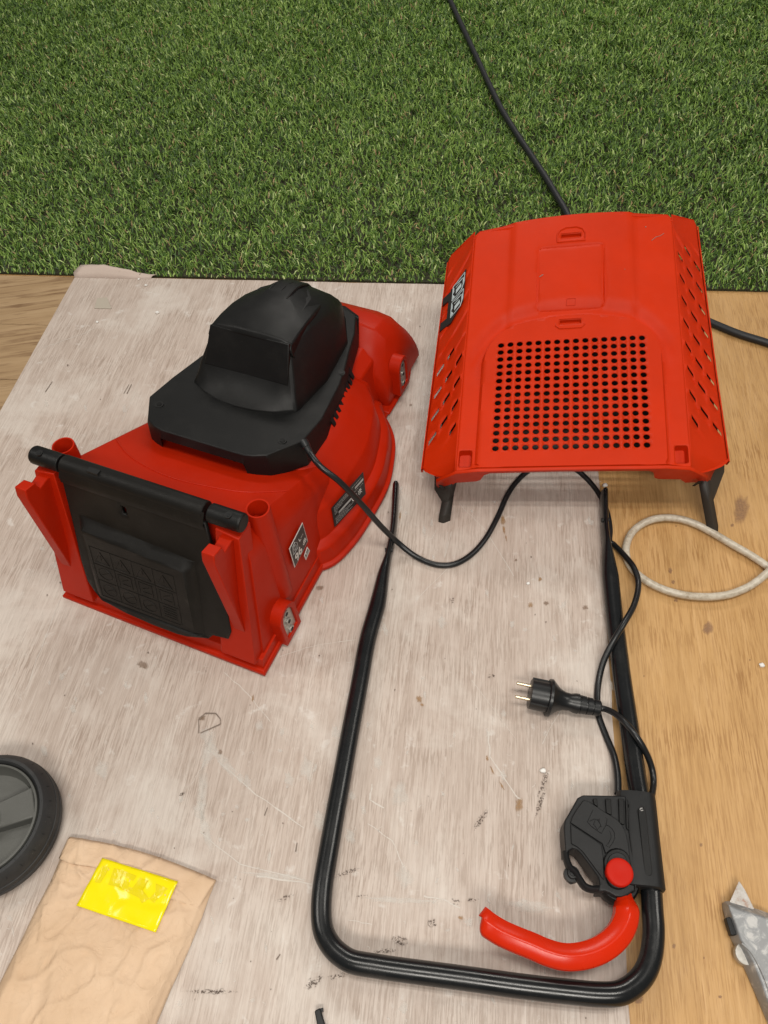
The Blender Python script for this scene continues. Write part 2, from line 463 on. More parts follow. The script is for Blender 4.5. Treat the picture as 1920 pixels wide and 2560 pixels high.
for pts, w in (([(560, 1680), (620, 1735), (676, 1804)], .0006), ([(545, 1903), (640, 1985), (760, 2070)], .0008), ([(1150, 1262), (1210, 1320), (1285, 1440)], .0005), ([(1355, 1860), (1420, 1740), (1455, 1640)], .0004),
               ([(65, 1725), (110, 1600), (150, 1500)], .0006), ([(500, 2080), (600, 2160), (760, 2200)], .0006), ([(110, 868), (180, 845), (245, 818)], .0006), ([(305, 1055), (330, 1000), (352, 945)], .0005),
               ([(700, 1640), (780, 1615), (890, 1600)], .0005), ([(1090, 1325), (1080, 1345), (1065, 1350)], .0005), ([(1120, 1330), (1112, 1395), (1130, 1330)], .0005), ([(1220, 1830), (1225, 1890), (1290, 1990), (1305, 2000)], .0010),
               ([(930, 1960), (925, 2000), (960, 2020)], .0010), ([(920, 2060), (980, 2100), (1010, 2170)], .0006), ([(1060, 2240), (1110, 2250), (1150, 2270)], .0008), ([(480, 1960), (520, 1890), (530, 1830)], .0005),
               ([(870, 2300), (930, 2310)], .0005), ([(640, 2190), (780, 2210)], .0010), ([(1180, 1700), (1290, 1850)], .0003), ([(60, 1290), (170, 1240)], .0004), ([(1040, 1500), (1120, 1420), (1180, 1400)], .0004)):
    q = []
    for a, b in zip(pts[:-1], pts[1:]):
        for k in range(5): q.append((a[0] + (b[0] - a[0]) * k / 5, a[1] + (b[1] - a[1]) * k / 5))
    streak(sc, q + [pts[-1]], w, ZS)
for _ in range(110):
    x, y = random.uniform(20, 1540), random.uniform(1150, 2560); a = random.uniform(0, 6.28); l = random.uniform(3, 9)
    streak(sc, [(x, y), (x + l * math.cos(a), y + l * math.sin(a)), (x + l * 1.7 * math.cos(a + .5), y + l * 1.7 * math.sin(a + .5))], random.uniform(.0002, .0004), ZS)
o = sc.build('scratches', M['scuff'], mat_root, smooth=None); o['kind'] = 'stuff'
gm = MB()
def cluster(x, y, n, sx, sy, ang=0, ln=7):
    for _ in range(n):
        u, v = random.gauss(0, sx), random.gauss(0, sy); a = random.gauss(ang, .6)
        X, Y = x + u * math.cos(ang) - v * math.sin(ang), y + u * math.sin(ang) + v * math.cos(ang); l = random.uniform(2, ln)
        streak(gm, [(X, Y), (X + l * math.cos(a), Y + l * math.sin(a))], random.uniform(.0004, .0011), ZS + .0009, .5)
SCRAPES = ((530, 2478, 34, 38, 5, 0), (785, 2455, 26, 18, 7, -.5), (845, 2440, 24, 20, 5, -.3), (1000, 2350, 20, 6, 16, 1.9), (1080, 2310, 22, 9, 7, -.4), (965, 2378, 24, 22, 4, -.05), (870, 2180, 20, 22, 3, -.35), (1140, 2255, 12, 6, 8, 1.9), (1180, 2250, 8, 10, 3, 0), (1360, 1955, 16, 4, 24, .35), (1350, 2010, 22, 5, 22, .35), (710, 2245, 14, 14, 3, -.4), (905, 2240, 10, 10, 3, 0), (1200, 2050, 12, 5, 20, .6), (1460, 2420, 6, 6, 4, 0), (1130, 1500, 6, 4, 5, 0), (1230, 1690, 5, 6, 3, 0), (455, 1985, 6, 6, 3, -.6))
M['scrape'] = film_mat('dark_scrape', (.12, .085, .065), .95, .6, 420, ((.50, 0.0), (.57, 1.0)))
SB = []
for x, y, n_, sx, sy, *an in SCRAPES:
    SB.append((x, y, sx * 1.7, sy * 1.7, an[0] if an else 0, .35))
    SB.append((x + random.uniform(-.5, .5) * sx, y + random.uniform(-.5, .5) * sy, sx * .9, sy * 1.1, an[0] if an else 0, .4))
fade_blobs('scrapes', SB, ZS + .0008, M['scrape'], mat_root)
streak(gm, [(497, 1832), (497, 1800), (515, 1784), (540, 1783), (551, 1797), (552, 1810), (500, 1832)], .0008, ZS + .0009)
for _ in range(80):
    x, y = random.uniform(20, 1500), random.uniform(740, 2550)
    gm.add(blob_pts(x, y, random.uniform(.7, 2.2), random.uniform(.7, 3), random.uniform(-.5, .5), ZS + .0009, 6, .3), [tuple(range(6))])
for a, b in (((660, 2040), (668, 2018)), ((738, 2128), (742, 2106)), ((690, 2400), (700, 2385)), ((310, 985), (322, 960)), ((318, 985), (330, 960)), ((112, 980), (130, 955))):
    streak(gm, [a, b], .0008, ZS + .0009)
BL = [(x, y, r * .8, r * 1.25, random.uniform(-.3, .1), .3) for x, y, r in ((768, 1922, 28), (722, 1948, 16), (618, 1955, 15), (600, 1945, 12), (800, 2050, 22), (875, 2090, 16), (880, 1990, 12), (945, 1905, 15), (1000, 1985, 28), (1012, 2192, 26), (1010, 2520, 14), (1105, 1555, 14), (255, 1925, 24), (360, 1530, 16), (110, 1875, 14), (1280, 1560, 9), (705, 1830, 9), (515, 1840, 18), (500, 2030, 22), (840, 1830, 16), (650, 1815, 14), (1290, 1000, 9), (990, 1250, 10))]
BL += [(505, 1990, 14, 70, .05, .3), (520, 1880, 16, 60, .25, .3), (515, 2080, 12, 50, -.2, .3), (690, 2190, 90, 8, .1, .3), (560, 1905, 14, 60, -.7, .3), (1330, 2265, 60, 14, .1, .3), (1000, 2250, 100, 9, .05, .3)]
for _ in range(150):
    BL.append((random.uniform(10, 1530), random.uniform(1000, 2560), random.uniform(3, 9), random.uniform(4, 16), random.uniform(-.5, .3), .4))
fade_blobs('chalk_marks', BL, ZS + .0001, M['chalk'], mat_root)
o = gm.build('grime', M['grime'], mat_root, smooth=None); o['kind'] = 'stuff'
M['ochre'] = film_mat('ochre_film', (.36, .20, .075), .95)
fade_blobs('chips', [(x, y, rx * 1.15, ry * 1.1, an, .3) for x, y, rx, ry, an in ((1258, 1300, 6, 11, -.1), (1260, 1325, 3, 14, -.15), (1265, 1345, 2, 8, -.2), (1326, 1512, 6, 7, 0), (1048, 1748, 7, 9, -.5), (1055, 1762, 5, 4, 0), (1298, 2010, 9, 17, .1), (1218, 1895, 3, 7, -.3), (1230, 1925, 2, 14, -.4), (1255, 1965, 2, 16, -.5), (1152, 2295, 6, 5, 0), (1350, 1448, 4, 6, 0), (980, 1320, 2, 14, .1), (1000, 1290, 2, 12, .1), (632, 1745, 3, 9, .1))], ZS + .0008, M['ochre'], mat_root)
fade_blobs('stains', [(x, y, rx * 1.2, ry * 1.2, an, .3) for x, y, rx, ry, an in ((356, 1662, 12, 9, .3), (800, 1470, 9, 6, 0), (551, 1880, 6, 6, 0), (1366, 1508, 6, 5, 0), (1464, 1518, 7, 6, 0), (1290, 1400, 3, 3, 0), (1027, 1012, 4, 3, 0), (505, 1795, 9, 6, -.3))], ZS + .0006, M['brownfilm'], mat_root)
fade_blobs('floor_stains', [(x, y, rx * 1.15, ry * 1.15, an, .22) for x, y, rx, ry, an in ((1852, 1275, 18, 34, .25), (1770, 1570, 13, 15, 0), (1676, 1427, 5, 7, 0), (1683, 1455, 5, 5, 0), (1690, 1500, 5, 5, 0), (1831, 1313, 4, 4, 0), (1685, 2365, 5, 6, 0), (1800, 2492, 5, 4, 0), (1753, 2112, 4, 5, 0), (1597, 2500, 12, 9, -.6), (1760, 2395, 2, 4, 0), (1610, 1690, 2, 2, 0), (1875, 1650, 2, 2, 0), (1690, 1315, 2, 2, 0))], .0004, M['plumfilm'], None)
# turf: backing sheet and blades
bp = [edge(-2.6) + en * .005, edge(2.6) + en * .005, edge(2.6) + en * 2.9, edge(-2.6) + en * 2.9]
flat_poly('turf_backing', [(p.x, p.y) for p in bp], .001, .006, M['turfbase'], 'structure')
def grass():
    n = 330000
    u = RNG.uniform(-1.45, 1.62, n); v = RNG.power(1.0, n) * 2.25 + RNG.uniform(0, .004, n)
    near = 0.55 + .45 * RNG.random(n) > 0
    keep = np.abs(u - .05) < 0.95 + .36 * v
    u, v = u[keep], v[keep]; n = len(u)
    e0 = np.array(edge(0.0)); d = np.array(ed); nn = np.array(en)
    base = e0 + np.outer(u, d) + np.outer(v, nn); base[:, 2] = .006
    big = 1.05 + .65 * np.clip(v / 2.0, 0, 1)
    # tufts lean together: a smooth direction field and some scatter
    fld = np.sin(base[:, 0] * 37 + 2 * np.sin(base[:, 1] * 23)) + np.sin(base[:, 1] * 41 + 1.7 * np.sin(base[:, 0] * 19))
    ang = fld * .8 + RNG.normal(0, 1.6, n) + 2.0
    ln = RNG.uniform(.009, .018, n) * big * np.where(v < .015, .6, 1)
    ang = np.where(v < .015, RNG.normal(0.5 * np.pi, 0.8, n), ang); lean = np.clip(RNG.normal(1.02, .28, n), .25, 1.45); wd = RNG.uniform(.0009, .0016, n) * big
    dirn = np.stack([np.cos(ang), np.sin(ang), np.zeros(n)], 1); side = np.stack([-np.sin(ang), np.cos(ang), np.zeros(n)], 1)
    up_ = np.array([0, 0, 1.0])
    h1 = (np.cos(lean * .6) * ln * .55)[:, None] * up_ + (np.sin(lean * .6) * ln * .55)[:, None] * dirn
    h2 = h1 + (np.cos(lean * 1.15) * ln * .45)[:, None] * up_ + (np.sin(lean * 1.15) * ln * .45)[:, None] * dirn
    tw = RNG.normal(0, .5, n)
    sd = side * np.cos(tw)[:, None] + up_ * np.sin(tw)[:, None]
    w = wd[:, None] * sd
    V = np.empty((n, 5, 3)); V[:, 0] = base - w; V[:, 1] = base + w; V[:, 2] = base + h1 + w * .8; V[:, 3] = base + h1 - w * .8; V[:, 4] = base + h2
    me = bpy.data.meshes.new('grass')
    me.vertices.add(n * 5); me.vertices.foreach_set('co', V.reshape(-1))
    i0 = np.arange(n) * 5
    loops = np.stack([i0, i0 + 1, i0 + 2, i0 + 3, i0 + 3, i0 + 2, i0 + 4], 1).reshape(-1)
    me.loops.add(n * 7); me.loops.foreach_set('vertex_index', loops.astype(np.int32))
    st = np.stack([np.arange(n) * 7, np.arange(n) * 7 + 4], 1).reshape(-1)
    me.polygons.add(n * 2); me.polygons.foreach_set('loop_start', st.astype(np.int32))
    me.update(calc_edges=True)
    patch = .5 + .05 * np.sin(base[:, 0] * 5.1 + 1) * np.sin(base[:, 1] * 4.3) + .06 * np.sin(base[:, 0] * 29) * np.sin(base[:, 1] * 31 + base[:, 0] * 7)
    tint = np.clip(RNG.beta(2.0, 2.4, n) * .9 + (patch - .5) * .6, 0, .93)
    tint[RNG.random(n) < .025] = 1.0; tint[RNG.random(n) < .03] = .95
    a = me.attributes.new('tint', 'FLOAT', 'POINT'); a.data.foreach_set('value', np.repeat(tint, 5).astype(np.float32))
    me.validate()
    o = link_mesh('grass', me, M['blade'], None, smooth=None); o['kind'] = 'stuff'
grass()

# ------------------------------------------------------------------ lawn mower body (local frame: x right, y forward, z up)
def mower():
    ya, ti = math.radians(-25.28), math.radians(.98)
    Rm = Matrix.Rotation(ya, 4, 'Z') @ Matrix.Rotation(-ti, 4, 'Y')
    root = empty('lawn_mower', Matrix.Translation((-.327, .531, MZ)) @ Rm, 'red lawn mower body without wheels, black motor cover and rear flap', 'lawn mower')
    Z0 = -MZ + .0062
    # --- blade housing contour, right half from rear to front
    half = [(.145, .150), (.158, .173), (.173, .184), (.187, .205), (.198, .250), (.2015, .302), (.2015, .360), (.190, .412), (.172, .460), (.140, .500), (.112, .516)]
    full = [(x, y) for x, y in half] + [(-x, y) for x, y in reversed(half)]
    sm_ = smooth_path([(x, y, 0) for x, y in full], 4, True)
    cx, cy = 0, .335
    def ring(ins, z, ysc=1.0):
        out = []
        for p in sm_:
            dx, dy = p.x - cx, p.y - cy; r = math.hypot(dx, dy); k = (r - ins) / r
            out.append((cx + dx * k, cy + dy * k * ysc, z))
        return out
    d = MB()
    d.loft([ring(0, Z0), ring(0, .007), ring(.004, .0085), ring(.006, .010), ring(.010, .036), ring(.013, .040), ring(.023, .046), ring(.024, .049), ring(.031, .092), ring(.034, .096), ring(.062, .128), ring(.078, .145), ring(.09, .150)])
    # --- rear box
    def rect(x, y0, y1, z, ch=.010):
        return [(-x, y0, z), (x, y0, z), (x, y1, z), (-x, y1, z)]
    d.loft([rect(.170, -.002, .20, Z0), rect(.170, -.002, .20, .007), rect(.168, .001, .20, .010)])
    d.loft([[(-.166, .004, .008), (.166, .004, .008), (.166, .20, .008), (-.166, .20, .008)],
            [(-.166, .008, .028), (.166, .008, .028), (.163, .24, .028), (-.163, .24, .028)]])
    def sec(x, y0, y1, z0, z1): return [(-x, y0, z0), (x, y0, z0), (x, y1, z1), (-x, y1, z1)]
    d.loft([sec(.163, .016, .30, .02, .02), sec(.155, .058, .30, .190, .095), sec(.150, .064, .30, .210, .108), sec(.137, .078, .30, .226, .117)])
    # scribed arc on the rear deck
    arc = [(.137, .184), (.099, .155), (.06, .142), (0, .133), (-.06, .142), (-.10, .158), (-.134, .180)]
    zt = lambda y: .226 - (y - .078) * .49
    pa = smooth_path([(x, y, zt(y) + .0004) for x, y in arc], 6); sweep(d, pa, .0012, 6)
    d.build('deck', M['red'], root, smooth=32, bevel=.0025)
    # --- front wheel arch, built sideways
    fr = MB(); prof = [(.520, .006), (.516, .06), (.522, .105), (.540, .140), (.570, .165), (.605, .160), (.640, .135), (.668, .090), (.680, .04), (.682, .006)]
    rings = []
    KX = ((.0, .84), (.07, .83), (.095, .79), (.112, .69), (.124, .56), (.131, .44), (.134, .34))
    for x, k in [(-q[0], q[1]) for q in reversed(KX[1:])] + list(KX):
        rings.append([(x, .600 + (y - .600) * (.80 + .2 * k), .004 + (z - .004) * k) for y, z in prof])
    fr.loft(rings)
    fo = [(-.140, .512), (.140, .512), (.142, .600), (.114, .700), (-.114, .700), (-.142, .600)]
    fr.loft([[(x, y, Z0) for x, y in fo], [(x, y, .007) for x, y in fo]])
    fr.loft([[(-.112, .44, .02), (.112, .44, .02), (.118, .56, .02), (-.118, .56, .02)], [(-.105, .44, .100), (.105, .44, .100), (.105, .56, .095), (-.105, .56, .095)], [(-.085, .45, .118), (.085, .45, .118), (.085, .57, .112), (-.085, .57, .112)]])
    fr.build('front_fender', M['red'], root, smooth=40, bevel=.003)
    # --- wheel mounts with metal plates
    def mount(x, y, z, w, h, lean, ylean=0.0):
        b = MB()
        out = [(-w, -h)] + [(w * math.sin(a), h * .35 + w * math.cos(a)) for a in [math.radians(q) for q in range(-90, 91, 15)]] + [(w, -h)]
        inn = [(q * .66, -h * .72 if p < -h * .9 else p - w * .30) for q, p in out]
        P3 = lambda q, o_: Vector((x + o_ - lean * q[1], y + q[0] + ylean * q[1], z + q[1]))
        n = len(out)
        b.loft([[P3(q, -.012) for q in out], [P3(q, .008) for q in out], [P3(q, .008) for q in inn], [P3(q, .003) for q in inn]], True, False)
        b.build('wheel_mount', M['red'], root, smooth=35, bevel=.001)
        c = MB(); c.loft([[P3((q[0] * .98, q[1]), .0015) for q in inn], [P3((q[0] * .98, q[1]), .0045) for q in inn]])
        pl = c.build('mount_plate', M['zinc'], root, smooth=30)
        for k in (-.62, -.05, .48):
            s_ = MB(); cc = P3((0, k * h), .0045); s_.cyl(cc, cc + Vector((.0022, 0, 0)), w * .27, n=12); q = s_.build('screw', M['zinc'], pl, smooth=30)
            s_ = MB(); s_.cyl(cc + Vector((.0014, 0, 0)), cc + Vector((.0028, 0, 0)), w * .16, n=6); s_.build('screw_socket', M['hole'], pl, smooth=None)
    mount(.170, .070, .040, .021, .036, .05)
    mount(.139, .566, .056, .020, .037, .05)
    # --- rear frame posts with slanted fins
    yb = lambda z: .004 + (z - .03) * .27
    for s_ in (-1, 1):
        b = MB()
        xi0, xo0, xi1, xo1 = .106, .160, .118, .150
        f0 = [(s_ * xi0, yb(.026), .026), (s_ * xo0, yb(.026), .026), (s_ * xo1, yb(.238), .238), (s_ * xi1, yb(.243), .243)]
        b.prism([(p[0], p[1] - .004, p[2]) for p in f0], (0, .028, 0))
        # fin: tip leans back over the flap side, foot runs into the post
        xf = s_ * .134; w = .0085
        fin = [(yb(.076) - .002, .076), (.014, .240), (.018, .253), (.034, .249), (.036, .236), (.052, .238), (yb(.232) + .006, .232), (yb(.10) + .006, .10)]
        b.prism([(xf - w + (.006 * s_ if z < .1 else 0), y, z) for y, z in fin], (2 * w, 0, 0))
        b.build('flap_bracket', M['red'], root, smooth=25, bevel=.0012)
        # tube sockets at the rear corners
        t = MB(); c = Vector((s_ * .146, .108, 0)); n = 24
        rg = lambda r, z, k=0: [(c.x + s_ * .004 * (.234 - z) / .2 + r * math.cos(a), c.y + r * math.sin(a) - (.234 - z) * .05, z) for a in [2 * math.pi * i / n for i in range(n)]]
        t.loft([rg(.0175, .06), rg(.0155, .228), rg(.0148, .2335), rg(.0128, .2335), rg(.0124, .232), rg(.0115, .17)], True, True)
        t.build('tube_socket', M['red'], root, smooth=40)
        # hinge caps
        h = MB(); yh, zh = .070, .254
        h.lathe((s_ * .108, yh, zh), (s_, 0, 0), [(0, .0115), (.001, .0122), (.042, .0122), (.0445, .0108)], 24)
        h.box((s_ * .128, yh + .006, zh - .012), (.036, .016, .016))
        hc = h.build('hinge_cap', M['black'], root, smooth=40, bevel=.0006)
        q = MB(); a = Vector((s_ * .136, yh - .003, zh + .0112)); q.cyl(a, a + Vector((0, 0, .0016)), .0046, n=16); q.build('screw', M['hole'], hc)
        q = MB(); q.cyl(a, a + Vector((0, -.0002, .0021)), .0026, n=8); q.build('screw_head', M['dark'], hc)
    # --- flap
    f = MB(); nfl = Vector((0, -1, .27)).normalized()
    def PF(x, z, h=0): return Vector((x, yb(z) - .001, z)) + nfl * h
    outl = [(-.103, .247), (-.104, .16), (-.106, .105), (-.104, .070), (-.096, .054), (-.082, .047), (-.04, .041), (.004, .038), (.043, .0385), (.090, .046), (.098, .056), (.122, .060), (.127, .075), (.121, .150), (.113, .20), (.106, .247)]
    hole = [(-.0175, .231), (-.0095, .2295), (-.0085, .219), (-.0105, .216), (-.0165, .217)]
    ridge = lambda x, z: 0.0
    def FF(x, z):
        # raised pad with sloping shoulders, and a ledge under the slot
        a = min(1, max(0, (.088 - abs(x + .003)) / .012)); top = .190 - .010 * (x + .07) / .14
        b_ = min(1, max(0, (top - z) / .013)); return PF(x, z, .005 + .013 * a * b_ - .007 * min(1, max(0, (.172 - z) / .11)) * a * b_)
    pad = [[(-.091, .1915), (-.03, .1872), (.03, .1829), (.085, .1789), (.085, .052), (-.091, .054)], [(-.079, .1776), (-.03, .1741), (.03, .1698), (.073, .1668), (.073, .056), (-.079, .058)]]
    hs = holed_sheet(outl, [hole], .0065, FF, pad)
    hs.build('flap', M['flap'], root, smooth=40, solid=.005)
    fl = root.children[-1] if root.children else None
    fl = [o for o in COL.objects if o.name == 'flap'][0]
    r = MB(); r.lathe((-.1045, .070, .254), (1, 0, 0), [(0, .0118), (.001, .0128), (.206, .0128), (.207, .0118)], 26)
    # upper skin of the roller runs down into the flap
    r.loft([[PF(x, .262, .004) for x in (-.103, .106)], [PF(x, .247, .0095) for x in (-.103, .106)], [PF(x, .238, .0075) for x in (-.103, .106)]], False, False, closed=False)
    r.build('hinge_roller', M['flap'], fl, smooth=40)
    nt = MB(); nt.box((-.052, .066, .2665), (.016, .007, .004)); nt.build('roller_notch', M['hole'], fl, smooth=None)
    # embossed pictogram grid on the flap
    e = MB()
    def line(x0, z0, x1, z1, w=.00055):
        a, b_ = FF(x0, z0), FF(x1, z1); a += nfl * .0001; b_ += nfl * .0001
        sweep(e, [a, a.lerp(b_, .5), b_], w * .75, 5, up=nfl)
    gx = lambda u, v: -.073 + u * .130 + (1 - v) * -.003; gz = lambda v: .060 + v * .094
    gl = lambda u0, v0, u1, v1: line(gx(u0, v0), gz(v0), gx(u1, v1), gz(v1))
    for k in range(5): gl(k / 4, 0, k / 4, 1)
    for v_ in (0, .34, .67, 1): gl(0, v_, 1, v_)
    def tri(u, v):
        gl(u + .03, v + .05, u + .12, v + .27); gl(u + .12, v + .27, u + .21, v + .05); gl(u + .21, v + .05, u + .03, v + .05)
    def circ(u, v, r_=.085):
        for k in range(10):
            a, b_ = 2 * math.pi * k / 10, 2 * math.pi * (k + 1) / 10
            gl(u + .125 + r_ * math.cos(a), v + .17 + r_ * 1.3 * math.sin(a), u + .125 + r_ * math.cos(b_), v + .17 + r_ * 1.3 * math.sin(b_))
    for u, v in ((.25, .67), (.5, .67), (.75, .67), (.0, .67)): tri(u, v); gl(u + .12, v + .12, u + .12, v + .2)
    for u, v in ((0, 0), (.25, 0), (.5, 0), (0, .34)): circ(u, v); gl(u + .06, v + .12, u + .19, v + .23)
    for u, v in ((.25, .34), (.5, .34), (.75, .34)):
        gl(u + .04, v + .05, u + .04, v + .28); gl(u + .04, v + .28, u + .2, v + .28); gl(u + .2, v + .28, u + .2, v + .05); gl(u + .08, v + .16, u + .16, v + .22); gl(u + .08, v + .1, u + .18, v + .1)
    for k in range(5): gl(.8, .28 - .05 * k, .96, .28 - .05 * k)
    e.build('pictograms', M['flap'], fl, smooth=60)['kind'] = 'stuff'
    # --- motor cover: skirt plate with hand gap, then the hood
    ph = [(.057, .1985), (.065, .199), (.068, .1994), (.080, .203), (.0965, .2115), (.1265, .258), (.127, .315), (.122, .350), (.115, .400), (.105, .440), (.093, .480), (.080, .530), (.062, .575), (.030, .592)]
    pl = [(x, y) for x, y in ph]; pf = pl + [(-x, y) for x, y in reversed(pl)]
    def pw(y, tab):
        for (a, za), (b, zb_) in zip(tab[:-1], tab[1:]):
            if y <= b: return za + (zb_ - za) * max(0, y - a) / (b - a)
        return tab[-1][1]
    topz = lambda y: pw(y, [(.196, .201), (.258, .191), (.312, .179), (.45, .161), (.59, .148)])
    botz = lambda y: pw(y, [(.196, .163), (.222, .155), (.265, .143), (.34, .140), (.45, .128), (.59, .118)])
    m = MB()
    def pring(k, dz, bot=False):
        out = []
        for x, y in pf:
            xx, yy = x * k, .36 + (y - .36) * k
            out.append((xx, yy, (botz(y) if bot else topz(y)) + dz))
        return out
    # rear rim lifts between the two feet to leave a hand gap
    def low():
        out = []
        for x, y in pf: out.append((x * 1.02, .36 + (y - .36) * 1.02, botz(y) + (.026 if abs(x) < .0675 else 0)))
        return out
    rings = [low(), pring(1.0, -.006), pring(.985, 0)]
    m.loft(rings, False, True)
    cov = m.build('motor_cover', M['black'], root, smooth=22, bevel=.0014)
    # jagged vent teeth along the right and left skirts
    v = MB()
    for s_ in (-1, 1):
        for k in range(9):
            y = .345 + k * .014; x = .1225 - (y - .345) ** 1.1 * .24; z = botz(y)
            v.prism([(s_ * (x - .004), y - .005, z + .016), (s_ * (x + .0075), y - .005, z - .001), (s_ * (x + .0075), y + .001, z - .001), (s_ * (x - .004), y + .006, z + .016)], (0, 0, .005))
    v.build('vent_teeth', M['black'], cov, smooth=None)['kind'] = 'stuff'
    for x, y in ((-.100, .248), (.100, .248), (.104, .425), (-.104, .425)):
        z = topz(y); q = MB(); q.cyl((x, y, z - .003), (x, y, z + .0012), .0062, n=18); b = q.build('screw', M['hole'], cov)
        q = MB(); q.cyl((x, y, z), (x, y, z + .0020), .0038, n=10); q.build('screw_head', M['black'], cov)
    # hood: rounded box, widest at the base, flat sloping rear face
    H = MB()
    def cont(xr, yr, ym, xs, ys, xf, yf, yt, z):
        P = [(0, ym), (xr * .33, ym + (yr - ym) * .11), (xr * .66, ym + (yr - ym) * .42), (xr * .93, yr - .0005), (xr * .985, yr + .003), (xr, yr + .010), (xs, ys), (xf, yf), (xf * .6, yt - .010), (0, yt)]
        P = P + [(-x, y) for x, y in reversed(P[1:-1])]
        return [(x, y, z(y) if callable(z) else z) for x, y in P]
    H.loft([cont(.089, .310, .284, .095, .40, .081, .500, .572, lambda y: topz(y) - .006),
            cont(.0875, .314, .288, .0935, .40, .080, .499, .569, lambda y: topz(y) + .005),
            cont(.083, .3215, .306, .090, .402, .078, .497, .565, lambda y: .194 - max(0, y - .40) * .06),
            cont(.079, .331, .3295, .086, .405, .075, .494, .560, lambda y: .210 - max(0, y - .40) * .10),
            cont(.070, .349, .348, .077, .412, .068, .489, .545, lambda y: .236 - max(0, y - .40) * .16),
            cont(.063, .360, .3595, .068, .415, .060, .482, .530, lambda y: .252 - max(0, y - .40) * .20),
            cont(.046, .380, .377, .048, .42, .042, .470, .505, lambda y: .262 - max(0, y - .43) * .20)])
    hood = H.build('hood', M['black'], cov, smooth=30, bevel=.003)
    # upper cap with overhanging rear lip
    cp = MB()
    cr = lambda y: .002 + .017 * min(1, max(0, (y - .37) / .11))
    def crow(y, x, z, zl):
        return [(-x - .007, y, zl), (-x - .003, y, z - .006), (-x * .8, y, z), (-x * .3, y, z + cr(y)), (x * .3, y, z + cr(y)), (x * .8, y, z), (x + .003, y, z - .006), (x + .007, y, zl)]
    rows = [(.3575, .0635, .2575, .245), (.364, .0620, .2645, .229), (.39, .0615, .2645, .231), (.42, .060, .2620, .231), (.45, .057, .2560, .228), (.475, .053, .2480, .222), (.500, .045, .2360, .205), (.522, .036, .218, .190), (.540, .027, .192, .170)]
    cp.loft([crow(*q) for q in rows], False, False, closed=False)
    cp.build('hood_cap', M['black'], cov, smooth=38, solid=.005, bevel=.002)
    bd = MB(); lo, hi = (.0690, .3315, .2105), (.0638, .3612, .2612); dn = Vector((0, -.86, .50))
    bd.prism([Vector((-lo[0], lo[1], lo[2])) + dn * .0015, Vector((lo[0], lo[1], lo[2])) + dn * .0015, Vector((hi[0], hi[1], hi[2])) + dn * .0015, Vector((-hi[0], hi[1], hi[2])) + dn * .0015], -dn * .007)
    bd.build('hood_band', M['black'], cov, smooth=30, bevel=.0012)
    rb_ = MB()
    for x in (-.015, 0.003, .020):
        pth = smooth_path([(x, .440, .2695), (x * .98, .462, .2685), (x * .95, .485, .2615), (x * .9, .508, .2470)], 5); sweep(rb_, [p + Vector((0, 0, -.0012)) for p in pth], .0022, 6)
    rb_.build('hood_rib', M['black'], cov, smooth=50)
    # cable gland
    g = MB(); g.lathe((.124, .262, .186), (.75, -.55, -.28), [(0, .007), (.010, .0062), (.011, .0052), (.020, .005)], 16); g.build('cable_gland', M['cable'], root)
    # --- noise label on the right side of the box
    def on_quad(c00, c10, c11, c01):
        c = [Vector(q) for q in (c00, c10, c11, c01)]
        return lambda u, v, h=0: (c[0].lerp(c[1], u)).lerp(c[3].lerp(c[2], u), v) + (c[1] - c[0]).cross(c[3] - c[0]).normalized() * h
    def film(mb, Q, x0, y0, x1, y1, h): mb.add([Q(x0, y0, h), Q(x1, y0, h), Q(x1, y1, h), Q(x0, y1, h)], [(0, 1, 2, 3)])
    def sheet(mb, Q, h): mb.loft([[Q(*p, 0) for p in ((0, 0), (1, 0), (1, 1), (0, 1))], [Q(*p, h) for p in ((0, 0), (1, 0), (1, 1), (0, 1))]])
    xs = lambda z: .1640 - (z - .02) * .047 + .0010
    Q = on_quad((xs(.084), .128, .082), (xs(.088), .171, .088), (xs(.131), .171, .131), (xs(.125), .129, .125))
    b = MB(); sheet(b, Q, .0006); lab = b.build('noise_label', M['white'], root, smooth=None)
    b = MB(); b.add([Q(.03, .03, .0010), Q(.97, .03, .0010), Q(.97, .97, .0010), Q(.03, .97, .0010)], [(0, 1, 2, 3)]); b.build('label_field', M['labelblack'], lab, smooth=None)
    def txt(Q, s, u, v, size, mat, par, name='lettering', bold=0.0, h=.0014, rot=0, sx=1.0):
        o = Q(u, v, h); ex = (Q(u + .01, v, h) - o); ey = (Q(u, v + .01, h) - o)
        if rot: ex, ey = ey, -ex
        return text_obj(name, s, size, mat, par, frame3(o, ex, ey) @ Matrix.Diagonal((sx, 1, 1, 1)), bold)
    txt(Q, '96', .36, .24, .021, M['white'], lab, bold=.0007, sx=.9)
    txt(Q, 'dB', .80, .28, .012, M['white'], lab, bold=.0003, sx=.8)
    txt(Q, 'L', .60, .66, .010, M['white'], lab, bold=.0003)
    txt(Q, 'WA', .76, .64, .0045, M['white'], lab)
    ic = MB()
    pts = [(.10, .55), (.42, .52), (.44, .74), (.33, .90), (.16, .88), (.10, .55)]
    for a, b_ in zip(pts[:-1], pts[1:]): sweep(ic, [Q(*a, .0012), Q(*b_, .0012)], .0004, 5)
    for k in range(6):
        a, b_ = math.radians(60 * k), math.radians(60 * k + 60)
        sweep(ic, [Q(.27 + .09 * math.cos(a), .71 + .1 * math.sin(a), .0012), Q(.27 + .09 * math.cos(b_), .71 + .1 * math.sin(b_), .0012)], .0004, 5)
    ic.build('icon', M['silver'], lab, smooth=None)
    Q2 = on_quad((xs(.064) + .0003, .155, .064), (xs(.068) + .0003, .169, .068), (xs(.081) + .0003, .166, .081), (xs(.075) + .0003, .154, .075))
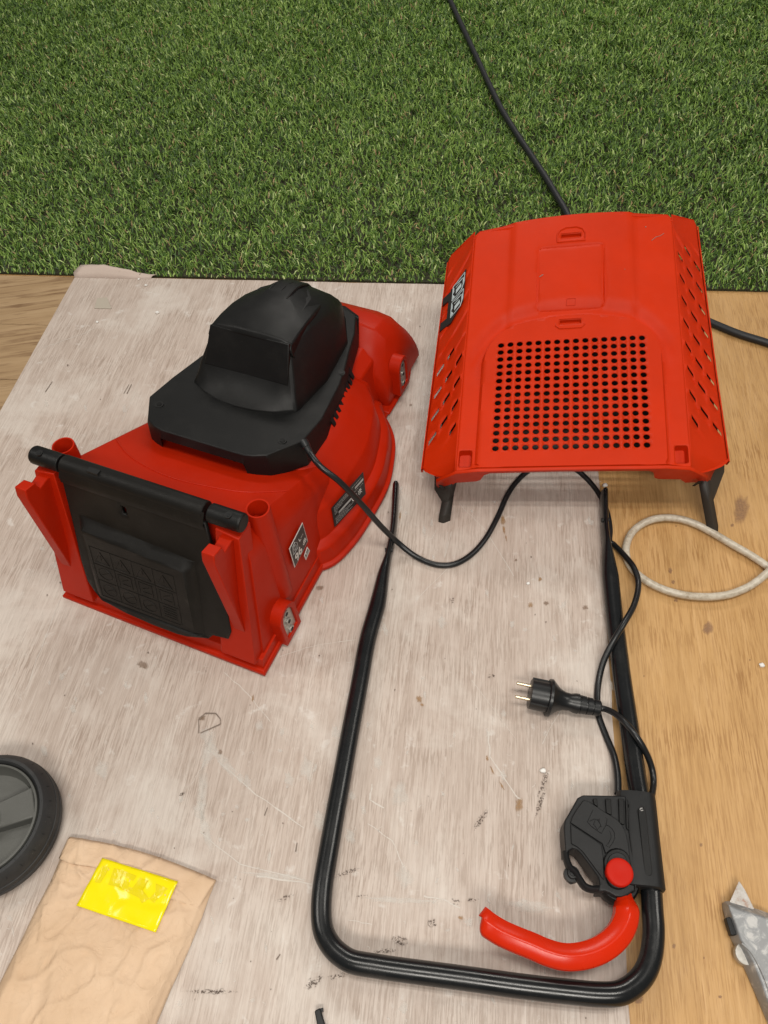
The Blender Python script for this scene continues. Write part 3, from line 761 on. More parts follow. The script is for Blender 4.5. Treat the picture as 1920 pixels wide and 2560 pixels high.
    b = MB(); sheet(b, Q2, .0008); sl = b.build('small_label', M['white'], root, smooth=None)
    b = MB(); film(b, Q2, .05, .28, .95, .33, .0012); film(b, Q2, .12, .4, .3, .9, .0012); film(b, Q2, .4, .5, .9, .6, .0012); film(b, Q2, .45, .72, .85, .9, .0012); b.build('label_print', M['labelblack'], sl, smooth=None)['kind'] = 'stuff'
    # --- rating label on the blade housing wall
    Q = on_quad((.1715, .2305, .0505), (.1920, .2985, .058), (.1865, .308, .096), (.1675, .2365, .0865))
    b = MB(); sheet(b, Q, .0012); rl = b.build('rating_label', M['labelblack'], root, smooth=None)
    b = MB()
    film(b, Q, .16, .44, .60, .54, .0016); film(b, Q, .70, .70, .97, .80, .0016)
    for k, (x0, x1, y) in enumerate(((.05, .55, .93), (.05, .62, .86), (.05, .50, .79), (.05, .30, .72), (.05, .14, .64), (.05, .13, .58), (.05, .36, .38), (.05, .52, .31), (.05, .60, .24), (.05, .44, .17), (.05, .56, .10), (.62, .93, .90), (.62, .80, .62), (.84, .95, .60))):
        x = x0
        while x < x1:
            w = random.uniform(.02, .06); film(b, Q, x, y - .010, min(x + w, x1), y + .014, .0016); x += w + .012
    b.build('label_print', M['silver'], rl, smooth=None)['kind'] = 'stuff'
    txt(Q, 'CE', .66, .36, .0105, M['white'], rl, bold=.0002, h=.0018)
    txt(Q, 'UK', .83, .45, .0055, M['white'], rl, bold=.0002, h=.0018)
    txt(Q, 'CA', .83, .34, .0055, M['white'], rl, bold=.0002, h=.0018)
    return root
mower_root = mower()

# ------------------------------------------------------------------ grass catcher box (local frame on its sloping top)
def catcher():
    ex = Vector((0.99658802, -0.0719981, 0.0403558)); ey = Vector((0.05889096, 0.96285867, 0.2635053)); n = Vector((-0.05782881, -0.26022963, 0.96381345))
    o = Vector((.28, .71, .115))
    Mx = Matrix(((ex.x, ey.x, n.x, o.x), (ex.y, ey.y, n.y, o.y), (ex.z, ey.z, n.z, o.z), (0, 0, 0, 1)))
    root = empty('grass_catcher', Mx, 'orange-red grass catcher box top with a square grid of round holes', 'grass catcher')
    def can(x, y, h=0.0):
        """symmetric coordinates to the slightly skewed moulding"""
        t = y / .445
        fx = (x + .168) / .336
        X = (-.172 + .337 * fx) * (1 - t) + (-.129 + .323 * fx) * t
        Y = (-.002 - .002 * fx) * (1 - t) + (.436 + .018 * fx) * t
        return Vector((X, Y, h))
    PN_R = .052
    def top_arch(x): return .262 - .014 * (x / .1) ** 2
    def panel_d(x, y):
        """distance inside the outline of the perforated panel"""
        X = abs(x + .002); dx = .1395 - X; dy = top_arch(x + .002) - y
        if dx < PN_R and dy < PN_R: return PN_R - math.hypot(PN_R - dx, PN_R - dy)
        return min(dx, dy)
    def badge_d(x, y):
        bx, by = abs(x + .005) - .054 + .008, abs(y - .331) - .058 + .008
        return math.hypot(max(bx, 0), max(by, 0)) + min(0, max(bx, by)) - .008
    def panel_loop(ins):
        out = []
        f = lambda x, y: min(panel_d(x, y), y - .006 + ins) - ins
        for k in range(150):
            a = 2 * math.pi * k / 150; lo, hi = .01, .30
            for _ in range(40):
                m_ = (lo + hi) / 2
                if f(-.002 + m_ * math.cos(a), .13 + m_ * math.sin(a)) > 0: lo = m_
                else: hi = m_
            out.append((-.002 + lo * math.cos(a), .13 + lo * math.sin(a)))
        return out
    def sstep(a): a = min(1, max(0, a)); return a * a * (3 - 2 * a)
    def htop(x, y):
        # crowned middle band, panel step and its hollow border
        k = sstep((.106 - abs(x + .002)) / .010)
        h = .0045 * k + .010 * (1 - (x / .168) ** 2) * sstep(y / .44)
        dd = panel_d(x, y)
        p = sstep(dd / .004)
        hollow = math.exp(-((dd + .006) / .016) ** 2) * (1 - p) * sstep((y - .12) / .10)
        h = h * (1 - .75 * p) + p * .0065 - .0090 * hollow
        b = badge_d(x, y)
        h -= .0012 * math.exp(-(b / .0012) ** 2)
        if b < 0: h -= .0006
        return h
    # --- top sheet
    xl = lambda y: -.168; xr = lambda y: .168
    ring = lambda cx, cy, rx, ry, k=12: [(cx + rx * math.cos(2 * math.pi * i / k), cy + ry * math.sin(2 * math.pi * i / k)) for i in range(k)]
    holes = []
    for i in range(16):
        for j in range(15):
            holes.append(ring(-.1125 + .01455 * i, .033 + .01275 * j, .0049, .0045))
    latch = lambda yc, dw=0: rrect(-.0215, .0115, yc - .0035, yc + .0035, .0008, 2)
    holes += [latch(.408), latch(.2465)]
    pocket = []
    for s_ in (-1, 1): pocket.append(rrect(s_ * .1555 - .0095, s_ * .1555 + .0095, .006, .034, .0035, 3))
    holes += pocket
    outl = [(-.168, 0), (.168, 0)] + [(.168, .445 * k / 12) for k in range(1, 12)] + [(.168, .437), (.160, .445)] + [(.160 - .32 * k / 16, .445 + .006 * math.sin(math.pi * k / 16)) for k in range(1, 16)] + [(-.160, .445), (-.168, .437)] + [(-.168, .445 * k / 12) for k in range(11, 0, -1)]
    bl_ = [rrect(-.005 - .054 - e, -.005 + .054 + e, .273 - e, .389 + e, .008 + e, 5) for e in (-.0016, 0, .0016)]
    hs = holed_sheet(outl, holes, .0055, lambda x, y: can(x, y, htop(x, y)), [panel_loop(0), panel_loop(.004)] + bl_)
    top = hs.build('top_shell', M['bagred'], root, smooth=50, solid=.0024)
    # pockets
    for s_ in (-1, 1):
        b = MB(); pr = rrect(s_ * .1555 - .0095, s_ * .1555 + .0095, .006, .034, .0035, 3); q = [(s_ * .1555 + (x - s_ * .1555) * .86, .020 + (y - .020) * .86) for x, y in pr]
        b.loft([[can(x, y, htop(x, y) - .0005) for x, y in pr], [can(x, y, -.013 - .004 * (1 - y / .034)) for x, y in q]], False, True)
        b.build('pocket', M['bagred'], root, smooth=30)
    # raised rims of the latches and pictogram
    def lip(pts, r, closed=True, name='latch_rim'):
        lt = MB()
        P = [can(x, y, htop(x, y) + .0004) for x, y in pts]
        if closed: P = P + [P[0]]
        sweep(lt, P, r, 6); lt.build(name, M['bagred'], root, smooth=50)
    lip([(-.028, .397), (.018, .397), (.018, .412), (.014, .420), (.004, .425), (-.014, .425), (-.024, .420), (-.028, .412)], .0013)
    lip([(-.028, .262), (-.028, .240), (-.022, .235), (.012, .235), (.017, .240), (.017, .262)], .0011, False)
    lip([(-.022, .4135), (.012, .4135)], .0012, False); lip([(-.022, .252), (.012, .252)], .0012, False)
    lip(rrect(-.011, .003, .279, .289, .0006, 1), .0004, True, 'mould_mark')
    for yc in (.408, .2465):
        b = MB(); b.loft([[can(x, y, htop(x, y) - .002) for x, y in latch(yc)], [can(x, y - .001, htop(x, y) - .006) for x, y in latch(yc)]], False, True); b.build('latch_recess', M['bagred'], root, smooth=None)
    # hair-thin scratch marks
    sm = MB()
    def mk(pts, w=.0004):
        P = [can(x, y, htop(x, y) + .0006) for x, y in pts]
        for a, b in zip(P[:-1], P[1:]):
            d = (b - a); nn = Vector((-d.y, d.x, 0)).normalized() * w; sm.add([a - nn, b - nn, b + nn, a + nn], [(0, 1, 2, 3)])
    mk([(.130, .393), (.138, .400), (.145, .402), (.152, .407)]); mk([(-.056, .333), (-.050, .337)], .0006); mk([(.1205, .420), (.1225, .4205)], .0008); mk([(.082, .336), (.083, .336)], .0006)
    sm.build('scratch', M['grime'], root, smooth=None)['kind'] = 'stuff'
    # --- sloping sides with louvres and slots (u = across, v = along)
    for s_ in (-1, 1):
        wid = [(.0, .020), (.03, .053), (.20, .050), (.44, .045)] if s_ < 0 else [(.0, .026), (.03, .069), (.20, .063), (.44, .057)]
        def outer(y):
            for (a, wa), (b, wb) in zip(wid[:-1], wid[1:]):
                if y <= b: return wa + (wb - wa) * (y - a) / (b - a)
            return wid[-1][1]
        def side(u, v):
            """u 0 at the ridge, 1 at the rim"""
            w = outer(min(.44, max(0, v))) ; x = s_ * (.168 + w * u)
            h = htop(s_ * .168, v) - .050 * u ** .9 * (1 if s_ < 0 else .92)
            ph_ = (v + .058 * u ** .9) / .0415      # louvre waves: arcs sweeping towards the rim
            fr_ = ph_ - math.floor(ph_)
            am = sstep((v - .05) / .03) * sstep((.425 - v) / .02) * sstep(u / .12) * sstep((1.02 - u) / .12)
            h += (.0045 * (1 - fr_) if fr_ > .08 else .0045 * fr_ / .08 * .92) * am
            return can(x, v - .012 * u, h)
        ye = .440 if s_ < 0 else .466
        outl = [(0, 0), (.35, .004), (.62, .012), (.82, .026), (1, .040)] + [(1, .04 + (ye - .04) * k / 10) for k in range(1, 11)] + [(.90, ye + .010), (0, .445)] + [(0, .445 * k / 10) for k in range(9, 0, -1)]
        outl = [(x * .06, y) for x, y in outl]
        slots = []
        for k in range(2, 11):
            for u0, u1 in ((.10, .27), (.38, .58), (.68, .90)):
                vm = k * .0415 - .058 * ((u0 + u1) / 2) ** .9
                if vm < .055 or vm > .395 or (s_ < 0 and vm > .235): continue
                pa = []; pb = []
                for i in range(4):
                    u = u0 + (u1 - u0) * i / 3; v0 = k * .0415 - .058 * u ** .9 + .0030
                    pa.append((u * .06, v0)); pb.append((u * .06, v0 + .0078))
                slots.append(pa + pb[::-1])
        hs = holed_sheet(outl, slots, .0042, lambda x, y: side(x / .06, y))
        sd = hs.build('side_shell', M['bagred'], root, smooth=45, solid=.0013)
        # rim along the outer edge
        rm = MB(); P = [side(1, .04 + (ye - .04) * k / 20) for k in range(21)]
        rm.loft([[p + Vector((0, 0, .001)) for p in P], [p + Vector((s_ * .0025, 0, 0)) for p in P], [p + Vector((s_ * .0025, 0, -.012)) for p in P], [p + Vector((0, 0, -.012)) for p in P]], False, False, closed=False)
        rm.build('side_rim', M['bagred'], root, smooth=30)
        # scalloped front wing
        wg = MB(); w0 = [side(.25, .002), side(.45, .006), side(.66, .014), side(.84, .027), side(1, .041)]
        w1 = [side(.62, .060), side(.70, .062), side(.80, .066), side(.90, .070), side(1, .076)]
        e_ = .168 + outer(.04)
        P = smooth_path(w0, 4); Q_ = smooth_path([can(s_ * (e_ - .026), -.001, -.058), can(s_ * (e_ - .024), .007, -.053), can(s_ * (e_ - .018), .018, -.052), can(s_ * (e_ - .010), .029, -.054), can(s_ * (e_ - .001), .040, -.064)], 4)
        wg.loft([[p + Vector((0, .004, .0015)) for p in P], [p + Vector((0, -.001, .002)) for p in P], list(Q_)], False, False, closed=False)
        wg.build('front_wing', M['bagred'], root, smooth=35, solid=.002)
        # black lower panel and its front foot
        lw = MB(); xa = s_ * (.196 if s_ < 0 else .226)
        fl_h = lambda y: -(.102 + .262 * y) - (.010 if s_ > 0 else 0) - .004
        ys = [.02, .06, .12, .20, .30, .42]
        xq = lambda y, k: s_ * (.168 + outer(y) - (.022 if s_ < 0 else .008)) * k
        lw.loft([[can(xq(y, 1), y, -.050) for y in ys], [can(xq(y, .985), y + .02, fl_h(y) * .6) for y in ys], [can(xq(y, .96), y + .03, fl_h(y) + .004) for y in ys]], False, False, closed=False)
        lw.build('lower_panel', M['leg'], root, smooth=30, solid=.003)
        ft = MB(); tipx, tipy, tiph = (-.190, -.048, -.0955) if s_ < 0 else (.219, -.070, -.1055)
        T = Vector((tipx, tipy, tiph)); t0 = can(s_ * .186 + (.0 if s_ < 0 else .016), .006, -.044)
        if s_ < 0:
            outer_ = [t0 + Vector((-.014, .012, -.002)), t0 + Vector((-.015, -.006, -.022)), t0 + Vector((-.004, -.022, -.033)), T + Vector((-.008, .010, .012)), T + Vector((-.009, .004, .008)), T + Vector((-.009, 0, 0))]
            mid_ = [t0 + Vector((.012, -.004, 0)), t0 + Vector((.009, -.012, -.016)), t0 + Vector((.006, -.024, -.030)), T + Vector((.0, .008, .014)), T + Vector((0, .003, .008)), T + Vector((-.001, -.003, 0))]
            inn_ = [t0 + Vector((.024, .012, 0)), t0 + Vector((.020, .004, -.016)), t0 + Vector((.015, -.012, -.030)), T + Vector((.011, .012, .014)), T + Vector((.010, .008, .008)), T + Vector((.009, .003, 0))]
        else:
            t0 = Vector((.197, -.004, -.050))
            ln_ = lambda f, dx_, dy_: t0.lerp(T, f) + Vector((dx_, dy_, 0))
            outer_ = [ln_(f, .007, .010) for f in (0, .4, .8, .95)] + [T + Vector((.005, .002, 0))]
            mid_ = [ln_(f, .0015, -.001) for f in (0, .4, .8, .95)] + [T + Vector((0, -.004, 0))]
            inn_ = [ln_(f, -.0075, .006) for f in (0, .4, .8, .95)] + [T + Vector((-.006, .001, 0))]
        ft.loft([outer_, mid_, inn_], False, False, closed=False)
        ft.build('foot', M['leg'], root, smooth=25, solid=.0025)
        if s_ > 0:
            pn = MB(); a = [Vector((.205, .010, -.048)), Vector((.232, .033, -.048)), Vector((.236, .018, -.068)), Vector((.222, -.018, -.088)), Vector((.212, -.030, -.086)), Vector((.204, -.012, -.066))]
            pn.prism(a, (-.001, .003, -.001)); pn.build('foot_flange', M['leg'], root, smooth=None)
    # --- front skirt
    pr = [(-.197, -.060), (-.176, -.0605), (-.168, -.047), (-.137, -.043), (-.131, -.038), (-.126, -.020), (-.118, -.014), (-.02, -.012), (.03, -.013), (.112, -.015), (.120, -.021), (.126, -.040), (.133, -.045), (.166, -.048), (.176, -.0605), (.200, -.060)]
    up = []
    for x, h in pr:
        hh = htop(max(-.168, min(.168, x)), 0) - (max(0, abs(x) - .168) / .030) * .030
        up.append((x, hh))
    sk = MB()
    r0 = [can(x, .000, h + .0008) for x, h in up]; r1 = [can(x, -.0035, h - .002) for x, h in up]; r2 = [can(x, -.002 + .03 * 0, (h + q[1]) / 2) for (x, h), q in zip(up, pr)]; r3 = [can(x, .002, h) for x, h in pr]
    r4 = [can(x, .012, h + .001) for x, h in pr]
    sk.loft([r0, r1, r2, r3, r4], False, False, closed=False)
    sk.build('front_skirt', M['bagred'], root, smooth=30, solid=.002)
    for s_ in (-1, 1):
        b = MB(); P = [can(s_ * .193, -.0062, -.034), can(s_ * .187, -.0062, -.037), can(s_ * .1835, -.0062, -.052), can(s_ * .1865, -.0062, -.052), can(s_ * .1905, -.0062, -.043)]
        b.prism(P, (0, -.0012, .0004)); b.build('clip_slot', M['hole'], root, smooth=None)
    # --- unseen rear wall, added to keep the inside dark
    rw = MB(); xs = [-.20, -.168, -.16, -.08, 0, .08, .16, .168, .208]
    rw.loft([[can(x, .444 if abs(x) < .165 else .432, htop(max(-.16, min(.16, x)), .44) - (.05 if abs(x) > .18 else 0)) for x in xs], [can(x * .97, .462, -.10) for x in xs], [can(x * .92, .500, -.215) for x in xs]], False, False, closed=False)
    rw.build('added_rear_wall', M['bagred'], root, smooth=30, solid=.003)
    ty_ = MB(); fl_ = lambda x, y, lift: Vector((can(x, y).x, can(x, y).y, -(.112 + .262 * y + .06 * x) + lift))  # unseen dark sheet, added so the holes above read black
    ty_.loft([[fl_(x, .085, .004) for x in (-.18, 0, .19)], [fl_(x, .12, .010) for x in (-.185, 0, .195)], [fl_(x, .44, .012) for x in (-.185, 0, .195)]], False, False, closed=False)
    ty_.build('shade_sheet', M['leg'], root, smooth=30, solid=.002)
    # --- fill-level flap with its printed sticker on the left side
    def LS(u, v, h=0):
        u = .17 + .82 * u; v = .335 + (v - .335) * .68
        w = .0490; x = -(.168 + w * u); return can(x, v - .012 * u, htop(-.168, v) - .050 * u ** .9 + .006 + h)
    pb = MB(); P = [(.08, .345), (.62, .352), (.70, .350), (.70, .340), (.98, .343), (.98, .322), (.72, .318), (.72, .268), (.98, .270), (.98, .250), (.60, .247), (.10, .285)]
    P = [(.06, .398), (.60, .372), (.66, .376), (.66, .368), (.98, .366), (.98, .346), (.72, .344), (.72, .292), (.98, .292), (.98, .270), (.52, .268), (.06, .306)]
    pb.loft([[LS(u, v, -.004) for u, v in P], [LS(u, v, .0015) for u, v in P]]); fl = pb.build('fill_flap', M['labelblack'], root, smooth=30)
    st = MB(); ic = MB()
    def sq(mb, pts, h=.0026): mb.add([LS(u, v, h) for u, v in pts], [tuple(range(len(pts)))])
    def outline(pts, r=.0006):
        P_ = [LS(u, v, .0024) for u, v in pts]; sweep(st, P_ + [P_[0]], r, 5)
    for c in (.0, -.049):
        T_ = lambda u, v: (u, v + c + (.5 - u) * .030)
        outline([T_(.10, .350), T_(.10, .376), T_(.56, .376), T_(.56, .334), T_(.18, .334)])
        sq(ic, [T_(.20, .344), T_(.42, .342), T_(.42, .355), T_(.22, .356)])
        sq(st, [T_(.13, .364), T_(.20, .368), T_(.48, .373), T_(.30, .366)]); sq(st, [T_(.45, .337), T_(.54, .336), T_(.54, .350), T_(.50, .345)]); sq(st, [T_(.28, .361), T_(.44, .362), T_(.44, .365), T_(.28, .363)])
        sq(st, [T_(.12, .352), T_(.16, .347), T_(.16, .362), T_(.12, .366)]); sq(st, [T_(.50, .356), T_(.54, .353), T_(.54, .371), T_(.51, .369)])
    st.build('sticker_print', M['ice'], fl, smooth=None)['kind'] = 'stuff'; ic.build('sticker_icon', M['ice'], fl, smooth=None)['kind'] = 'stuff'
    return root
catcher_root = catcher()

# ------------------------------------------------------------------ handlebar with switch box
def handlebar():
    root = empty('handlebar', Matrix.Translation(at(1220, 2450)), 'black U-shaped steel handlebar with switch box and red lever, lying flat', 'handlebar')
    inv = Matrix.Translation(-at(1220, 2450))
    Rr = .0118
    keys = [(990, 1218, 'f', .020), (986, 1290, 'f', .020), (981, 1340, 'f', .020), (970, 1395, 'f', .020), (958, 1440, 'm', .019), (944, 1510, 'r', .020), (919, 1600, 'r', .020), (899, 1708, 'r', .020), (878, 1817, 'r', .020), (858, 1926, 'r', .021), (838, 2034, 'r', .022), (822, 2125, 'r', .023), (808, 2208, 'r', .025), (803, 2275, 'r', .026), (808, 2325, 'r', .027), (826, 2362, 'r', .028), (852, 2388, 'r', .029), (884, 2405, 'r', .030), (940, 2415, 'r', .031), (999, 2424, 'r', .032), (1150, 2444, 'r', .034), (1300, 2465, 'r', .036), (1430, 2480, 'r', .036), (1500, 2486, 'r', .036), (1548, 2483, 'r', .036), (1585, 2463, 'r', .035), (1612, 2432, 'r', .034), (1628, 2388, 'r', .033), (1634, 2330, 'r', .032), (1631, 2274, 'r', .031), (1625, 2180, 'r', .029), (1612, 2080, 'r', .027), (1599, 1990, 'r', .026), (1590, 1937, 'r', .025), (1572, 1810, 'r', .023), (1556, 1700, 'r', .022), (1541, 1580, 'r', .020), (1532, 1500, 'r', .019), (1526, 1440, 'r', .019), (1520, 1395, 'm', .019), (1515, 1355, 'f', .020), (1511, 1310, 'f', .020), (1510, 1235, 'f', .020)]
    pts = [inv @ at(x, y, z) for x, y, k, z in keys]
    shp = {'f': (.0055, .0170), 'm': (.0090, .0150), 'r': (Rr, Rr)}
    st = 5; P = smooth_path(pts, st); fl = []
    for i in range(len(keys) - 1):
        a, b = shp[keys[i][2]], shp[keys[i + 1][2]]
        for k in range(st):
            t = k / st; fl.append((a[0] + (b[0] - a[0]) * t, a[1] + (b[1] - a[1]) * t))
    fl.append(shp[keys[-1][2]])
    mb = MB(); sweep(mb, P, None, 24, flat=fl); mb.build('tube', M['tube'], root, smooth=50)
    hb = MB()
    for (x, y) in ((972, 1375), (1513, 1300)):
        hb = MB(); c = inv @ at(x, y, .030); hb.cyl(c + Vector((-.0058, 0, 0)), c + Vector((.0058, 0, 0)), .0035, n=12)
        hb.build('bolt_hole', M['hole'], root, smooth=30)
    # --- switch box: outline measured on its top face
    zt, zb = .046, .012
    K = lambda x, y, z=zt: inv @ at(1380 + x * .1929, 1960 + y * .1929, z)
    body = [(400, 140), (960, 150), (985, 420), (1035, 760), (1070, 1130), (1085, 1390), (1040, 1395), (985, 1440), (900, 1462), (820, 1455), (740, 1405), (690, 1388), (600, 1390)]
    body += [(620, 1290), (605, 1210), (540, 1120), (380, 905), (330, 850), (270, 830), (215, 870), (180, 915), (152, 560), (165, 470), (260, 310), (330, 180)]
    def prism(name, poly, z1, z0, mat, par, bevel=.0012, shrink=1.0, smooth=30, seg=2):
        mb = MB(); a = [K(x, y, z1) for x, y in poly]; b = [Vector((p.x, p.y, z0)) for p in a]
        for q in b: q.z = z0 - root.location.z
        mb.loft([b, a]); return mb.build(name, mat, par, smooth=smooth, bevel=bevel, seg=seg)
    box = prism('switch_box', body, zt, zb, M['dark'], root, .0022, seg=3)
    # hand loop around the opening
    lp = smooth_path([K(x, y, .038) for x, y in ((172, 880), (185, 970), (225, 1080), (300, 1155), (362, 1250), (418, 1325), (500, 1362), (600, 1365), (680, 1350))], 5)
    mb = MB(); sweep(mb, lp, None, 8, flat=[(.0042, .008)] * len(lp)); mb.build('hook_loop', M['dark'], box, smooth=40)
    mb = MB(); c = K(262, 1165, .038); mb.lathe(c + Vector((0, 0, -.008)), (0, 0, 1), [(0, .0080), (.002, .0092), (.008, .0088), (.0085, .0058), (.0125, .0054), (.013, .0036), (.0115, .0028)], 20)
    mb.build('cable_hook', M['dark'], box, smooth=40)
    mb = MB(); hp = [K(x, y, .030) for x, y in ((185, 1090), (165, 1180), (180, 1260), (235, 1310), (300, 1290), (345, 1230), (320, 1150))]; mb.prism([p for p in hp], (0, 0, .006)); mb.build('hook_tab', M['dark'], box, smooth=30, bevel=.0012)
    # raised lid panels
    lid = [(410, 205), (480, 225), (700, 370), (850, 460), (920, 545), (965, 640), (995, 800), (1012, 960), (970, 900), (900, 850), (830, 838), (760, 855), (700, 900), (672, 830), (655, 770), (600, 735), (240, 500), (260, 430), (330, 310)]
    prism('lid_panel', lid, zt + .0032, zt - .002, M['dark'], box, .0009)
    lid2 = [(240, 520), (590, 745), (640, 785), (655, 850), (672, 1000), (676, 1240), (630, 1190), (400, 880), (330, 815), (250, 770)]
    prism('lid_panel', lid2, zt + .0022, zt - .002, M['dark'], box, .0009)
    # vent ribs
    for x0, x1, y0, y1 in ((530, 585, 190, 290), (690, 765, 190, 400), (860, 930, 190, 530), (950, 985, 200, 600)):
        prism('vent_rib', [(x0, y0), (x1, y0), (x1 + 12, y1), (x0 + 14, y1 - 30)], zt + .0030, zt - .002, M['black'], box, .0008)
    # groove drawings on the lid
    g = MB()
    def gl(pts): sweep(g, [K(x, y, zt + .0034) for x, y in pts], .00035, 5)
    gl([(530, 340), (460, 490), (510, 550), (640, 640), (700, 530), (715, 450), (690, 430)]); gl([(490, 480), (550, 450), (610, 480), (640, 560)]); gl([(560, 470), (540, 520), (590, 590), (630, 540)]); gl([(590, 460), (620, 450), (600, 500)])
    gl(smooth_path([(700, 530, 0), (780, 570, 0), (815, 650, 0), (800, 740, 0), (745, 820, 0)], 4) and [(700, 530), (740, 545), (780, 580), (808, 630), (815, 690), (795, 750), (745, 822)]); gl([(745, 822), (700, 800), (735, 760), (765, 700), (765, 650), (745, 610)])
    g.build('embossing', M['black'], box, smooth=40)['kind'] = 'stuff'
    # button seat and button
    def oval(x0, y0, x1, y1, w, n=12):
        out = []; d = Vector((x1 - x0, y1 - y0)).normalized(); s = Vector((-d.y, d.x))
        for k in range(n + 1):
            a = math.pi * k / n; q = Vector((x1, y1)) + (s * math.cos(a) + d * math.sin(a)) * w; out.append((q.x, q.y))
        for k in range(n + 1):
            a = math.pi + math.pi * k / n; q = Vector((x0, y0)) + (s * math.cos(a) + d * math.sin(a)) * w; out.append((q.x, q.y))
        return out
    prism('button_collar', oval(845, 1010, 878, 1185, 172), zt + .0060, zt - .004, M['black'], box, .0010)
    prism('button_seat', oval(848, 1015, 872, 1160, 132), zt + .0072, zt - .004, M['dark'], box, .0010)
    c = K(868, 1152, zt + .0065); mb = MB(); mb.lathe(c, (0.0, 0, 1), [(-.004, .0148), (.004, .0148), (.0052, .0140), (.0056, .0120), (.0050, .006), (.0047, .0001)], 32); mb.build('power_button', M['button'], box, smooth=50)
    rimv = MB(); c = K(852, 1265, zt - .014)
    rimv.lathe(c, (0, 0, 1), [(-.016, .0225), (-.006, .0240), (.002, .0235), (.006, .021)], 24); rimv.build('lever_boss', M['black'], box, smooth=40)
    # --- clamp collar around the tube
    ax0, ax1 = K(1165, 150, .030), K(1270, 1385, .032)
    d = (ax1 - ax0).normalized(); s = d.cross(Vector((0, 0, 1))).normalized()
    prof = [(-.030, -.016), (-.0315, .006), (-.028, .0125), (-.020, .0155), (-.008, .0165), (.004, .0158), (.010, .0125), (.0140, .007), (.0148, -.006), (.013, -.017)]
    mb = MB(); rr = []
    for t, k, lift in ((-.002, .90, -.001), (0, .97, 0), (.06, 1, 0), (.5, 1.03, 0), (.93, 1.08, 0), (.985, 1.10, -.0005), (1.0, 1.05, -.002)):
        p = ax0.lerp(ax1, t); rr.append([p - s * a * k + Vector((0, 0, b * k + lift)) for a, b in prof])
    mb.loft(rr); mb.build('tube_clamp', M['dark'], box, smooth=35, bevel=.0012)
    gr = MB(); sl = oval(1165, 345, 1250, 1145, 50); a = [K(x, y, .0490) for x, y in sl]
    gr.loft([[p + Vector((0, 0, -.004)) for p in a], [p + Vector((0, 0, .0005)) for p in a]]); gr.build('clamp_inlay', M['black'], box, smooth=30, bevel=.0006)
    sm = MB(); sweep(sm, [K(1140, 335, .0500), K(1145, 318, .0500), K(1170, 312, .0500)], .0006, 5); sweep(sm, [K(1150, 345, .0500), K(1180, 340, .0500)], .0006, 5); sm.build('clamp_mark', M['silver'], box, smooth=None)
    sm = MB(); a = [K(x, y, zt + .0012) for x, y in ((975, 210), (975, 260), (1000, 262), (1000, 315), (985, 318), (1005, 640), (1065, 1120), (1065, 1140), (1095, 1145), (1098, 1215), (1075, 1218), (1080, 1390))]
    for p, q in zip(a[:-1], a[1:]): sweep(sm, [p, q], .0009, 5)
    sm.build('seam', M['hole'], box, smooth=None)
    # --- red lever: open channel, hump on top, bevelled tip
    Z = lambda x, y, z: inv @ at(1300 + x * .3737, 1900 + y * .3737, z)
    Y = lambda x, y, z: inv @ at(720 + x * .3737, 2240 + y * .3737, z)
    lk = [Z(690, 880, .036), Z(705, 940, .042), Z(716, 1000, .047), Z(706, 1075, .049), Z(668, 1155, .050), Z(600, 1225, .051), Z(510, 1278, .052), Z(400, 1308, .053), Z(290, 1310, .054), Z(180, 1280, .054), Y(1640, 330, .054), Y(1540, 290, .054), Y(1440, 246, .053), Y(1372, 206, .052), Y(1332, 178, .052), Y(1302, 152, .052), Y(1276, 128, .052)]
    P = smooth_path(lk, 4); L = len(P); rr = []
    for i, p in enumerate(P):
        t = (P[min(i + 1, L - 1)] - P[max(i - 1, 0)]).normalized(); s = t.cross(Vector((0, 0, 1))).normalized(); f = i / (L - 1)
        w = .0085 if f < .04 else min(.0130, .0085 + (f - .04) * .06)
        k = w / .0140; q_ = max(0, (f - .85) / .15); near = max(-.92, 1 - q_ ** 1.8 * 1.92); far = 1.0; o_ = Vector((0, 0, -.004 * q_ ** 3))
        pr = [(1.0, -.010), (1.04, -.003), (1.0, .0012), (.86, .0035), (.45, .0062), (.20, .0080), (.06, .0086), (-.10, .0080), (-.50, .0060), (-.92, .0010), (-1.02, -.010), (-.9, -.0108), (-.7, -.004), (0, .002), (.7, -.004), (.9, -.0108)]
        rr.append([p + o_ - s * (a * w * (near if a > 0 else far)) + Vector((0, 0, b * min(1, k) * (1 - .5 * q_ ** 3))) for a, b in pr])
    mb = MB(); mb.loft(rr); mb.build('lever', M['lever'], root, smooth=38)
    return root
handlebar()

